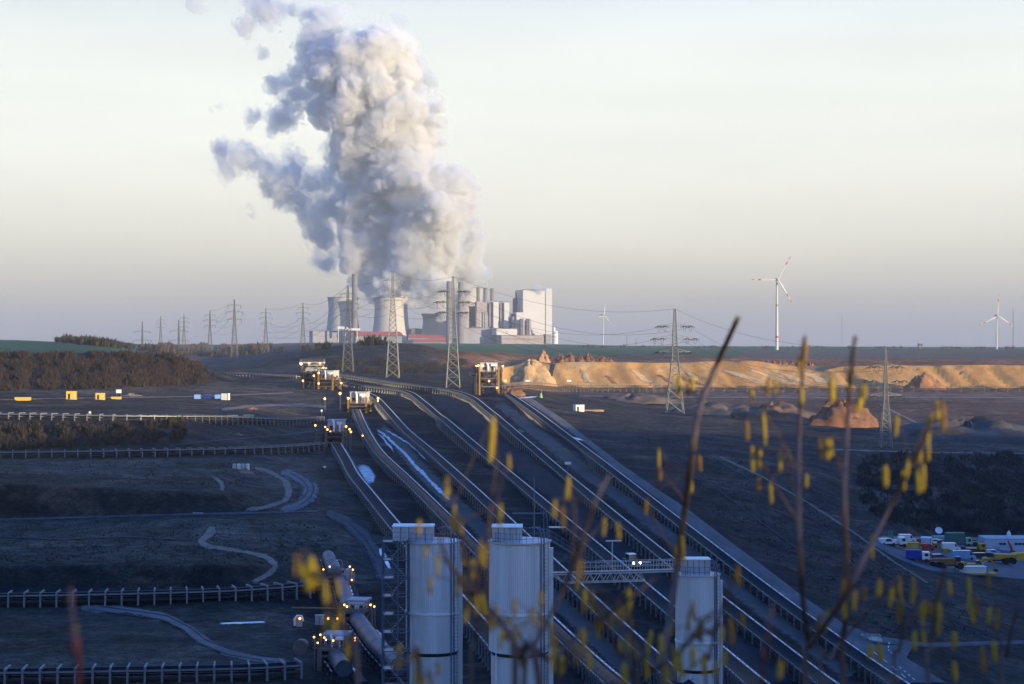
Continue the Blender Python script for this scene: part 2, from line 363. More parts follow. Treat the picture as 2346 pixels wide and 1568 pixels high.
def split(name, pick, m, label):
    idx = {}; vs = []; fs = []; cs = []
    for f_, c in zip(faces, fcol):
        if pick(c):
            q = []
            for v_ in f_:
                if v_ not in idx: idx[v_] = len(vs); vs.append(verts[v_])
                q.append(idx[v_])
            fs.append(q); cs.append([c] * 4 if c in SPECIAL else [vcol[v_] for v_ in f_])
    me = bpy.data.meshes.new(name); me.from_pydata(vs, [], fs); me.materials.append(m)
    ca = me.color_attributes.new('col', 'FLOAT_COLOR', 'CORNER')
    flat = [];
    for c4 in cs:
        for c in c4: flat += [c[0], c[1], c[2], 1.0]
    ca.data.foreach_set('color', flat)
    me.polygons.foreach_set('use_smooth', [True] * len(fs))
    o = link(bpy.data.objects.new(name, me)); return struct(o, label)
split('green_field', lambda c: c == GREEN, M_FIELD, 'flat green winter field on the plateau above the mine')
split('ploughed_field', lambda c: c == BROWN, M_FIELD, 'brown ploughed field above the dirt cut')
split('sand_bank', lambda c: c == SAND, M_SAND, 'steep sunlit sand bank behind the long conveyor')
split('ground', lambda c: c not in (GREEN, BROWN, SAND), M_GROUND, 'dark terraced mine ground of coal, dirt and dry grass')
# unseen ridge right of the camera, shaped to keep the pit in shade
def shade_ridge(b):
    pts = [(-1500, 900, 6), (-600, 420, 4), (-150, 150, -1.5), (-28, 100, 7.25), (28, 100, 7.25), (80, 100, 1), (176, 100, 3), (437, 16, 12), (520, 205, 13), (650, 380, 15), (780, 560, 16), (860, 640, 13), (960, 700, -10), (1100, 740, -60)]
    for p, q in zip(pts, pts[1:]):
        if p[0] <= b <= q[0]:
            t = (b - p[0]) / (q[0] - p[0]); return p[1] + (q[1] - p[1]) * t, p[2] + (q[2] - p[2]) * t
    return pts[-1][1], pts[-1][2]
U = Vector((math.sin(SUN_AZ), -math.cos(SUN_AZ), 0)); V = Vector((math.cos(SUN_AZ), math.sin(SUN_AZ), 0))
rg = []
BS = [-1500 + 20 * k for k in range(131)]
OF = [-90, -60, -35, -15, -5, 0, 8, 25, 80, 300]
HZ = [-70, -42, -20, -6, -1, 0, -1, -2, -10, -75]
for b in BS:
    A, Z = shade_ridge(b)
    for o_, h_ in zip(OF, HZ):
        p = U * (A + o_) + V * b; p.z = Z + h_ + 2.2 * min(1, max(0, (abs(b) - 28) / 60)) * noise.fractal(Vector((p.x * .03, p.y * .03, 1)), 1, 2, 4)
        rg.append(p)
m_ = MB(); nO = len(OF)
m_.add(rg, [(i * nO + k, (i + 1) * nO + k, (i + 1) * nO + k + 1, i * nO + k + 1) for i in range(len(BS) - 1) for k in range(nO - 1)])
struct(m_.build('hill', mat('hill_grass', (.05, .05, .03), .95, var=.4, scale=.05), smooth=True), 'unseen grassy ridge beside the viewpoint, shaped to shade the pit')

# ------------------------------------------------------------------ haze over the whole scene
hz = MB().b2(-34000, 34000, -1600, 14700, -90, 1130)
hm = bpy.data.materials.new('haze'); hm.use_nodes = True
n = hm.node_tree; n.nodes.clear(); oo = n.nodes.new('ShaderNodeOutputMaterial'); pv = n.nodes.new('ShaderNodeVolumePrincipled')
pv.inputs['Color'].default_value = (.74, .77, .775, 1); pv.inputs['Density'].default_value = 4.8e-5; pv.inputs['Anisotropy'].default_value = 0.0
n.links.new(pv.outputs[0], oo.inputs['Volume'])
struct(hz.build('haze', hm), 'thin bluish evening haze over the plain', 'stuff')
# ------------------------------------------------------------------ steam plume of the power station: closed billowing bodies filled with steam
import numpy as np
PD = 5000.0
def lattice_noise(X, Y, Z, seed, scale, octs, rough=.5, billow=False):
    """fractal value noise on a voxel grid"""
    tot = np.zeros(np.broadcast_shapes(X.shape, Y.shape, Z.shape), np.float32); amp = 1; nrm = 0
    rs = np.random.RandomState(seed)
    for o in range(octs):
        L = rs.uniform(-1, 1, (32, 32, 32)).astype(np.float32)
        f = 2.03 ** o / scale
        def ax(A):
            q = A * f + o * 7.3; i = np.floor(q).astype(int); t = (q - i).astype(np.float32); t = t * t * t * (t * (t * 6 - 15) + 10)
            return i % 32, (i + 1) % 32, t
        x0, x1, tx = ax(X); y0, y1, ty = ax(Y); z0, z1, tz = ax(Z)
        a = L[x0, y0, z0] * (1 - tx) + L[x1, y0, z0] * tx; b = L[x0, y1, z0] * (1 - tx) + L[x1, y1, z0] * tx
        c = L[x0, y0, z1] * (1 - tx) + L[x1, y0, z1] * tx; d = L[x0, y1, z1] * (1 - tx) + L[x1, y1, z1] * tx
        v = (a * (1 - ty) + b * ty) * (1 - tz) + (c * (1 - ty) + d * ty) * tz
        if billow: v = np.abs(v) * 2.4 - .8
        tot += amp * v; nrm += amp; amp *= rough
    return tot / nrm
def surface_net(Fd, org, vox):
    """closed mesh of the positive part of a voxel field"""
    ins = Fd > 0; nx, ny, nz = Fd.shape
    cnt = np.zeros((nx - 1, ny - 1, nz - 1), np.int8); acc = np.zeros((nx - 1, ny - 1, nz - 1, 3), np.float32); ne = np.zeros((nx - 1, ny - 1, nz - 1), np.float32)
    cor = [(i, j, k) for i in (0, 1) for j in (0, 1) for k in (0, 1)]
    sl_ = lambda c: (slice(c[0], nx - 1 + c[0]), slice(c[1], ny - 1 + c[1]), slice(c[2], nz - 1 + c[2]))
    for c in cor: cnt += ins[sl_(c)]
    act = (cnt > 0) & (cnt < 8)
    for a in cor:
        for b in cor:
            if a < b and sum(abs(p - q) for p, q in zip(a, b)) == 1:
                fa, fb = Fd[sl_(a)], Fd[sl_(b)]; cr_ = (fa > 0) != (fb > 0)
                t = np.where(cr_, fa / np.where(np.abs(fa - fb) < 1e-9, 1, fa - fb), 0)
                for q in range(3): acc[..., q] += np.where(cr_, a[q] + t * (b[q] - a[q]), 0)
                ne += cr_
    ijk = np.argwhere(act); idx = -np.ones(act.shape, int); idx[act] = np.arange(len(ijk))
    vs = (ijk + acc[act] / ne[act][:, None]) * vox + np.array(org)
    qs = []
    for ax_ in range(3):
        sh = [slice(1, -1)] * 3; lo = list(sh); lo[ax_] = slice(0, -1); hi = list(sh); hi[ax_] = slice(1, None)
        A, B = ins[tuple(lo)], ins[tuple(hi)]
        e = np.argwhere(A != B)
        if not len(e): continue
        fl = A[A != B]
        e = e + np.array([0 if q == ax_ else 1 for q in range(3)])
        u, v_ = [q for q in range(3) if q != ax_]
        du = np.zeros(3, int); du[u] = 1; dv = np.zeros(3, int); dv[v_] = 1
        c0, c1, c2, c3 = e - du - dv, e - dv, e, e - du
        g = lambda c: idx[c[:, 0], c[:, 1], c[:, 2]]
        q = np.stack([g(c0), g(c1), g(c2), g(c3)], 1)
        rev = fl if ax_ != 1 else ~fl
        q[~rev] = q[~rev][:, ::-1]
        qs.append(q)
    return vs, np.concatenate(qs)
def steam_mat(name, dens, col=(.997, .997, .997)):
    m = bpy.data.materials.new(name); m.use_nodes = True
    n = m.node_tree; n.nodes.clear(); o = n.nodes.new('ShaderNodeOutputMaterial'); v = n.nodes.new('ShaderNodeVolumePrincipled')
    v.inputs['Color'].default_value = (*col, 1); v.inputs['Anisotropy'].default_value = 0.0; v.inputs['Density'].default_value = dens
    n.links.new(v.outputs[0], o.inputs['Volume'])
    return m
def steam(name, blobs, m, vox, seed, scale, amp, bias, octs, billow, label, sq=1.0, rough=.66, veil=0, parent=None):
    C = []
    for (cx, cy, r, dy) in blobs:
        p = P(408 + cx * .46457, cy * .46457, PD + dy); C.append((p.x, p.y, p.z, r * .46457 * PD / F))
    C = np.array(C); mg = amp + 3 * vox
    lo = (C[:, :3] - C[:, 3:4]).min(0) - mg; hi = (C[:, :3] + C[:, 3:4]).max(0) + mg
    lo[2] = max(lo[2], -8)
    n_ = np.ceil((hi - lo) / vox).astype(int) + 2
    X = (lo[0] + vox * np.arange(n_[0]))[:, None, None]; Y = (lo[1] + vox * np.arange(n_[1]))[None, :, None]; Z = (lo[2] + vox * np.arange(n_[2]))[None, None, :]
    dep = np.full(tuple(n_), -1e3, np.float32); K = 14.0
    for x, y, z, r in C:
        d = r - np.sqrt((X - x) ** 2 + ((Y - y) * sq) ** 2 + (Z - z) ** 2)
        h = np.clip(.5 + .5 * (d - dep) / K, 0, 1)
        dep = (dep * (1 - h) + d * h + K * h * (1 - h)).astype(np.float32)
    warp = 18 * lattice_noise(X, Y, Z, seed + 5, scale * .8, 2)
    Fd = dep + amp * lattice_noise(X + warp, Y, Z - warp, seed, scale, octs, rough, billow) - bias
    Fd[0] = Fd[-1] = -1; Fd[:, 0] = Fd[:, -1] = -1; Fd[:, :, 0] = Fd[:, :, -1] = -1
    vs, qs = surface_net(Fd, lo, vox)
    me = bpy.data.meshes.new(name); me.from_pydata(vs.tolist(), [], qs.tolist()); me.update(); me.materials.append(m)
    me.polygons.foreach_set('use_smooth', [True] * len(qs))
    o = link(bpy.data.objects.new(name, me))
    if parent: o.parent = parent; return o
    tag(o, label, 'steam')
    if veil: steam('steam_veil', blobs, M_VEIL, vox * 1.05, seed + 50, 34, 62, -veil, 6, False, None, rough=.7, parent=o)
    return o
BODY = [(1060,1440,55,0),(1100,1370,80,0),(1180,1300,120,0),(1250,1400,105,-30),(1280,1470,65,0),(1280,1260,130,0),(1200,1180,140,-20),(1290,1130,120,-30),
 (1250,1020,150,-40),(1330,950,120,-20),(1420,1000,50,0),(1350,880,55,0),(1180,900,150,-30),(1150,800,120,-30),(1080,850,130,0),(1130,690,130,0),(1235,650,72,0),
 (1200,560,85,-20),(1100,520,120,-30),(1000,600,150,0),(900,680,150,30),(860,560,150,30),(950,420,170,0),(1080,380,130,0),(1000,260,140,0),(1000,170,55,0),
 (880,300,140,20),(780,350,130,30),(760,480,105,50),(820,760,100,60),(900,820,120,50),(980,930,130,40),(900,1000,135,80),(800,1000,85,120),(1000,1080,130,60),
 (880,1120,115,90),(950,1220,130,70),(870,1260,80,80),(1000,1320,90,50),(930,1370,60,80),(965,1450,38,120),(945,1410,40,110)]
RIGHT = [(1440,1340,75,60),(1500,1340,38,60),(1460,1230,62,50),(1430,1120,55,40),(1470,1180,42,40),(1400,1060,30,30),(1400,1400,50,70),(1360,1290,70,60)]
WISP = [(720,1200,55,150),(700,1130,58,150),(740,1290,45,150),(690,1300,18,150),(740,890,60,120),(660,900,55,130),(560,860,68,150),(500,900,75,160),(540,960,62,160),
 (600,1000,62,150),(660,1050,58,140),(565,790,40,150),(430,830,50,160),(370,790,52,170),(290,770,60,170),(220,740,46,180),(250,840,46,180),(700,1030,75,130)]
UPPER = [(640,330,58,70),(580,370,48,80),(530,400,38,80),(480,420,28,90),(600,460,58,80),(520,570,66,110),(480,610,42,110),(360,580,38,130),(560,530,40,110),
 (660,80,66,100),(700,150,78,80),(750,110,66,80),(720,200,78,70),(660,230,66,80),(440,60,62,130),(390,50,52,140),(340,140,40,140),(490,60,48,130),(560,50,36,120),(770,50,28,90),
 (700,270,70,70),(730,420,60,70)]
M_ST = steam_mat('steam', .055, (.925, .918, .90)); M_VEIL = steam_mat('steam_veil', .011, (.90, .91, .92)); M_PUF = steam_mat('steam_shred', .018, (.80, .83, .85)); M_WI = steam_mat('thin_steam', .030, (.80, .83, .85))
steam('steam_plume', BODY, M_ST, 3.4, 3, 95, 50, 2, 6, True, 'huge billowing white steam plume rising from the middle cooling towers', veil=4)
steam('steam_plume', RIGHT, M_ST, 3.2, 11, 60, 32, -1, 6, True, 'smaller steam plume rising right of the big plume, behind the twin grey chimneys', veil=2)
steam('steam_wisp', WISP, M_WI, 3.6, 21, 46, 74, 3, 6, False, 'ragged blue grey band of steam drifting left off the lower plume', rough=.78, veil=9)
steam('steam_wisp', UPPER, M_WI, 3.6, 31, 46, 72, 2, 6, False, 'torn grey steam shreds along the upper left edge of the plume', rough=.78, veil=9)
SM = [([(420,270,40,140),(400,240,30,140)], 'faint steam shred hanging in a gap below the uppermost left wisps'), ([(370,1060,32,170),(350,1020,24,170)], 'tiny faint steam puff under the drifting lower band'),
      ([(205,525,26,170),(240,520,32,170),(160,548,22,170)], 'thin streak of steam, farthest left at the height of the plume middle'), ([(80,15,66,180),(120,30,36,180)], 'faint grey steam shred at the top edge of the sky, far left of the plume'),
      ([(1100,100,42,40),(1060,85,32,40)], 'faint steam shred above the right shoulder of the plume'), ([(1200,370,50,20),(1250,400,34,20),(1180,320,50,20),(1150,400,50,20)], 'dark steam tuft sticking out right of the upper plume')]
for k, (bl, lb) in enumerate(SM): steam('steam_wisp', bl, M_PUF if k < 5 else M_WI, 3.0, 41 + k, 28, 32, 7 if k < 5 else -2, 6, False, lb, rough=.68)
# ------------------------------------------------------------------ power station, five kilometres away
K5 = PD / F
def X5(px): return (px - CX) * K5
def Z5(py): return (HY - py) * K5
GZ = 0.0
M_CONC = mat('tower_concrete', (.46, .43, .40), .9, var=.12, scale=.03, stretch=(1, 1, .25))
M_CHIM = mat('chimney_concrete', (.20, .185, .20), .9, var=.12, scale=.05)
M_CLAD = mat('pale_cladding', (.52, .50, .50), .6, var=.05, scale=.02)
M_PINK = mat('old_cladding', (.34, .28, .28), .8, var=.14, scale=.06, stretch=(1, 1, .2))
M_DKST = mat('dark_steel_and_shade', (.10, .11, .13), .8, var=.3, scale=.1)  # dark steel; also paints the shaded annex and rear block
M_REDH = mat('red_hall', (.30, .06, .075), .7, var=.15, scale=.03)
M_GREYH = mat('grey_hall', (.28, .28, .31), .8, var=.12, scale=.03)
M_WHITE = mat('white_paint', (.75, .73, .70), .5, var=.05, scale=.3)
TH = math.tan(.36)
def blk(mb, a, b, c, yt, yb, D=PD, deep=None):
    """box whose lit front spans columns b..c and whose shaded left flank spans a..b"""
    xa, xb, xc = [(q - CX) * D / F for q in (a, b, c)]
    FL = (xb, D); FR = (xc, D + (xc - xb) * TH); dp = (xb - xa) if deep is None else deep
    BL = (xb - dp, D + dp / TH); BR = (FR[0] - dp, FR[1] + dp / TH)
    z0 = (HY - yb) * D / F; z1 = (HY - yt) * D / F
    q = [FL, FR, BR, BL]
    return mb.add([(x, y, z0) for x, y in q] + [(x, y, z1) for x, y in q], [(0, 3, 2, 1), (4, 5, 6, 7), (0, 1, 5, 4), (1, 2, 6, 5), (2, 3, 7, 6), (3, 0, 4, 7)])
def cooling_tower(cx, yt, rt, rth, rb, label, D=PD, yb=789):
    k = D / F
    t = thing('cooling_tower', label, 'cooling tower', ((cx - CX) * k, D, (HY - yb) * k), 0, 'cooling towers of the power station')
    H = (yb - yt) * k; prof = []
    for i in range(21):
        f = i / 20; zt = .74
        s = ((f - zt) / zt) if f < zt else (f - zt) / (1 - zt)
        r = rth + ((rb - rth) if f < zt else (rt - rth)) * (s * s if f > zt else abs(s) ** 1.55)
        prof.append((r * k, 9 + f * (H - 9)))
    inner = [(r - 1.0, z) for r, z in reversed(prof)]
    n = 64; mb = MB(); vs = []; fs = []
    full = prof + inner
    for r, z in full:
        vs += [(r * math.cos(2 * PI * a / n), r * math.sin(2 * PI * a / n), z) for a in range(n)]
    for i in range(len(full)):
        j = (i + 1) % len(full)
        fs += [(i * n + a, i * n + (a + 1) % n, j * n + (a + 1) % n, j * n + a) for a in range(n)]
    mb.add(vs, fs); mb.build('shell', M_CONC, t, True)
    rr = prof[-1][0]
    MB().lathe([(rr - .2, H - 1.5), (rr + 1.1, H - 1.5), (rr + 1.1, H + .4), (rr - .2, H + .4)], n).build('rim', M_CHIM, t, True)
    leg = MB()
    for a in range(36):
        a0, a1 = 2 * PI * a / 36, 2 * PI * (a + .5) / 36; r0 = prof[0][0]
        for a2 in (a1, 2 * PI * (a - .5) / 36):
            leg.bar((r0 * 1.04 * math.cos(a0), r0 * 1.04 * math.sin(a0), 0), (r0 * math.cos(a2), r0 * math.sin(a2), 9.4), .7)
    leg.build('column_ring', M_CONC, t)
    return t
cooling_tower(785.6, 682, 35.5, 33, 42, 'leftmost cooling tower, behind the tall single chimney, no steam above it', 5050)
cooling_tower(891.6, 682, 36.2, 33.2, 41, 'sunlit cooling tower in front, under the main steam plume', 4950)
cooling_tower(899.5, 678, 36.5, 34, 42, 'shaded cooling tower mostly hidden behind the sunlit one', 5300)
cooling_tower(1003, 719.5, 37.5, 34, 44, 'low wide cooling tower half left of the twin grey chimneys', 5200)
cooling_tower(1070, 660.5, 37, 34, 44, 'tallest pale cooling tower, behind the twin chimneys and old boiler blocks', 5500)
def chimney(cx, yt, r, yb, label, D=PD, rb=None, lit=False):
    k = D / F; t = thing('chimney', label, 'chimney', ((cx - CX) * k, D, (HY - yb) * k), 0, 'chimneys of the power station')
    H = (yb - yt) * k; rb = rb or r
    MB().lathe([(rb * k, 0), ((r + (rb - r) * .3) * k, H * .5), (r * k, H)], 28).build('shaft', M_CHIM, t, True)
    MB().lathe([(r * k * .9, H - .2), (r * k * 1.06, H - .2), (r * k * 1.06, H + 1.6), (r * k * .9, H + 1.6)], 28).build('rim', M_DKST, t, True)
    return t
chimney(812.5, 630, 6.3, 789, 'tall single chimney in front of the leftmost cooling tower', 4900, 6.8)
chimney(1029, 646.5, 6.1, 789, 'left one of the twin tall grey chimneys, behind the lattice pylon', 4900, 7.4)
chimney(1055.4, 648.5, 5.8, 789, 'right one of the twin tall grey chimneys', 4900, 7.6)
chimney(1095.6, 660, 4.2, 692, 'left one of three short stacks on the old boiler house roof', 5040)
chimney(1111.8, 661.4, 4.2, 692, 'middle one of three short stacks on the old boiler house roof', 5040)
chimney(1127.3, 662.6, 4.2, 692, 'right one of three short stacks on the old boiler house roof', 5040)
def bld(name, label, cat='building', group=None): return thing(name, label, cat, (0, 0, 0), 0, group)
t = bld('boiler_house', 'huge pale windowless boiler house, tallest block of the power station')
blk(MB(), 1180, 1198.3, 1249.2, 664.4, 789, 5000).build('main_block', M_CLAD, t)
b = MB(); blk(b, 1179, 1183.4, 1204, 716, 789, 4985, 8).build('side_block', M_CLAD, t)
blk(MB(), 1250, 1250.6, 1264.8, 661.3, 787.5, 5024.5, 8).build('stair_tower', M_CLAD, t)
blk(MB(), 1249.0, 1249.3, 1250.4, 662.5, 787, 5023.5, 2).build('dark_joint', M_DKST, t)
b = MB(); blk(b, 1176.3, 1177, 1193, 684, 718, 5040, 3); blk(b, 1183, 1184, 1197, 672, 700, 5045, 3); blk(b, 1188, 1189, 1198, 666, 690, 5050, 3); b.build('shade_annex', M_DKST, t)  # annex face in shade, its shade painted as dark colour
blk(MB(), 1197, 1198.5, 1249, 663.6, 665.2, 4999, 2).build('roof_edge', M_DKST, t)
t = bld('boiler_block', 'old brown grey boiler block with hanging front, under the three short stacks')
b = MB(); blk(b, 1088, 1092.3, 1119, 691.5, 716, 4995, 6); b.build('upper_block', M_PINK, t)
for (x0, x1, y0) in ((1091.5, 1101, 716), (1106, 1109, 716), (1110.5, 1119, 716)): blk(MB(), x0 - .8, x0, x1, y0, 753, 5000, 4).build('pillar', M_GREYH if x0 > 1105 else M_PINK, t)
blk(MB(), 1075, 1076.8, 1092, 702, 752.5, 5035, 3).build('rear_block', M_DKST, t)  # rear block's shade is put into its dark colour
blk(MB(), 1079, 1080, 1116, 749, 755, 4990, 3).build('gallery', M_DKST, t)
b = MB(); blk(b, 1081.5, 1082, 1090, 694, 696.5, 5000, 2); blk(b, 1079, 1079.5, 1086, 697, 699.5, 5000, 2); b.build('duct', M_GREYH, t)
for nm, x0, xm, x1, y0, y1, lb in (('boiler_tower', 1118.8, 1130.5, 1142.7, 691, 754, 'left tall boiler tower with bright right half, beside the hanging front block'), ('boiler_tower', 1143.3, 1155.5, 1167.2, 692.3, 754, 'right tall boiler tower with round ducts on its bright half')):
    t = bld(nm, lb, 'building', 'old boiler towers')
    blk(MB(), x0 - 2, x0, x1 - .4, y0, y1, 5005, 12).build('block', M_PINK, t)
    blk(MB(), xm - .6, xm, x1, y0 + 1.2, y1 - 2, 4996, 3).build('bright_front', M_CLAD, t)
    b = MB()
    for k in range(3): b.lathe([(2.6, 0), (2.6, 66)], 10, (X5(xm - 8.6 + 3.4 * k), 5003 + 2 * k, Z5(y1) + 6))
    b.build('duct', M_PINK, t, True)
    b = MB(); blk(b, x0 + 3, x0 + 3.4, x0 + 9, y0 - 1.6, y0, 5010, 3); blk(b, xm + 3, xm + 3.4, x1 - 2, y0 - 1.2, y0, 5010, 3); b.build('roof_plant', M_DKST, t)
t = bld('filter_house', 'dark stepped filter house between the boiler towers and the big boiler house')
blk(MB(), 1166.8, 1175, 1186, 725.5, 755, 4990).build('block', M_PINK, t)
blk(MB(), 1172, 1173, 1181, 719, 726, 4996, 4).build('roof_plant', M_DKST, t)
t = bld('filter_house', 'brown filter house with upright cylinders in front of the big boiler house')
blk(MB(), 1184.7, 1190, 1217.4, 735, 770, 4960).build('block', M_PINK, t)
for k, x in enumerate((1193, 1198.5, 1207, 1213)):
    MB().lathe([(4.2, 0), (4.2, 45), (2.5, 49)], 14, (X5(x) * .99, 4958 + 3 * k, Z5(770))).build('cylinder', M_PINK if k % 2 else M_DKST, t, True)
for (nm, a, bq, c, yt, yb, D, m, lb) in (
  ('machine_hall', 1060, 1062.6, 1150, 752.5, 789.5, 4930, M_GREYH, 'long grey blue machine hall below the old boiler blocks'),
  ('machine_hall', 1136.5, 1137.5, 1185, 754, 768, 4915, M_CLAD, 'pale flat hall with a faint sign, in front of the filter houses'),
  ('machine_hall', 1148, 1149, 1247, 769, 789.5, 4900, M_PINK, 'long low pinkish hall with a dark strip, at the foot of the big boiler house'),
  ('workshop', 716, 716.5, 782, 759, 790, 4900, M_GREYH, 'low blue grey hall left of all cooling towers'),
  ('workshop', 941, 942, 969, 754.5, 790, 4960, M_DKST, 'dark flat building between the sunlit and the low wide cooling tower'),
  ('workshop', 805, 806, 1062, 777, 790, 4905, M_GREYH, 'very low grey building row below the red conveyor halls')):
    t = bld(nm, lb, 'building', 'halls of the power station')
    blk(MB(), a, bq, c, yt, yb, D, 14).build('hall_wall', m, t)
    blk(MB(), a - .4, bq - .4, c + .4, yt - .8, yt + .15, D - 1.2, 15).build('roof', M_DKST if m is not M_CLAD else M_GREYH, t)
    if c == 1247: blk(MB(), bq + .4, bq + .6, c - 4, 776.4, 777.8, D - .6, .5).build('window_strip', M_DKST, t)
    if c == 1185:
        b = MB(); 
        for q in ((1160, 758.5), (1161.5, 760.5), (1159.5, 763)): blk(b, q[0] - .1, q[0], q[0] + 3, q[1], q[1] + 1.1, D - .6 + (q[0] - bq) * TH, .5)
        b.build('faint_sign', M_PINK, t)
    if a == 941: blk(MB(), 946, 947, 960, 752.5, 755, D + 4, 6).build('roof_plant', M_DKST, t)
for (a, c, yt, yb, D, lb) in ((806, 921, 760, 770.5, 4890, 'longest dull red conveyor hall, in front of the sunlit cooling tower'), (935, 976, 766.5, 775, 4880, 'bright red short hall right of the sunlit cooling tower'),
  (976, 1020, 767.8, 776, 4895, 'dark maroon hall joining the bright red short hall'), (945, 1021, 777.6, 784.5, 4870, 'lowest bright red hall at the field edge')):
    t = bld('red_hall', lb, 'hall', 'red halls of the power station')
    b = MB(); x0, x1 = (a - CX) * D / F, (c - CX) * D / F; z0, z1 = (HY - yb) * D / F, (HY - yt) * D / F; h = z1 - z0
    b.prism([(x0, z0), (x1, z0), (x1, z0 + h * .55), (x1 - h * .7, z1), (x0 + h * .2, z1), (x0, z0 + h * .7)], D, D + 30).build('hall_body', M_REDH, t)
    MB().b2(x0 + 1, x1 - 1, D - .5, D - .05, z0, z0 + h * .16).build('base_strip', M_DKST, t)
    MB().b2(x0, x1, D + 2, D + 20, -6, z0).build('support', M_GREYH, t)
t = bld('conveyor_bridge', 'white covered conveyor bridge on a post at the foot of the single chimney', 'bridge')
b = MB(); b.b2(X5(783), X5(800), 4880, 4890, Z5(755.5), Z5(749.5)); b.b2(X5(806), X5(833), 4880, 4890, Z5(758.5), Z5(753.5)); b.b2(X5(800), X5(806), 4880, 4890, Z5(757), Z5(751)); b.build('gallery', M_WHITE, t)
b = MB(); b.b2(X5(798.6), X5(800.6), 4882, 4888, Z5(772), Z5(751)); b.b2(X5(784), X5(785), 4882, 4888, Z5(790), Z5(755)); b.b2(X5(826), X5(827), 4882, 4888, Z5(790), Z5(755)); b.build('post', M_WHITE, t)
t = bld('ash_silo', 'white round ash silo at the right foot of the big boiler house', 'silo')
MB().lathe([(8.5, 0), (8.5, 32), (6, 36)], 20, (X5(1271), 4960, Z5(788))).build('shell', M_WHITE, t, True)
MB().lathe([(4, 0), (4, 9), (2, 11)], 16, (X5(1268.5), 4960, Z5(759))).build('roof_housing', M_WHITE, t, True)
for z in (10, 20, 29): MB().lathe([(8.6, z), (9.1, z), (9.1, z + .9), (8.6, z + .9)], 20, (X5(1271), 4960, Z5(788))).build('band', M_DKST, t)
blk(MB(), 1250.5, 1251, 1264, 766, 788, 4940, 8).build('annex', M_GREYH, t)
M_PUFF = steam_mat('dark_puff', .03, (.8, .82, .86))
steam('smoke_puff', [(1785, 1420, 18, 0), (1768, 1412, 15, 0), (1805, 1432, 12, 0), (1820, 1440, 8, 0)], M_PUFF, 2.2, 77, 18, 9, 1, 3, False, 'small dark puff of vapour above the big boiler house roof')

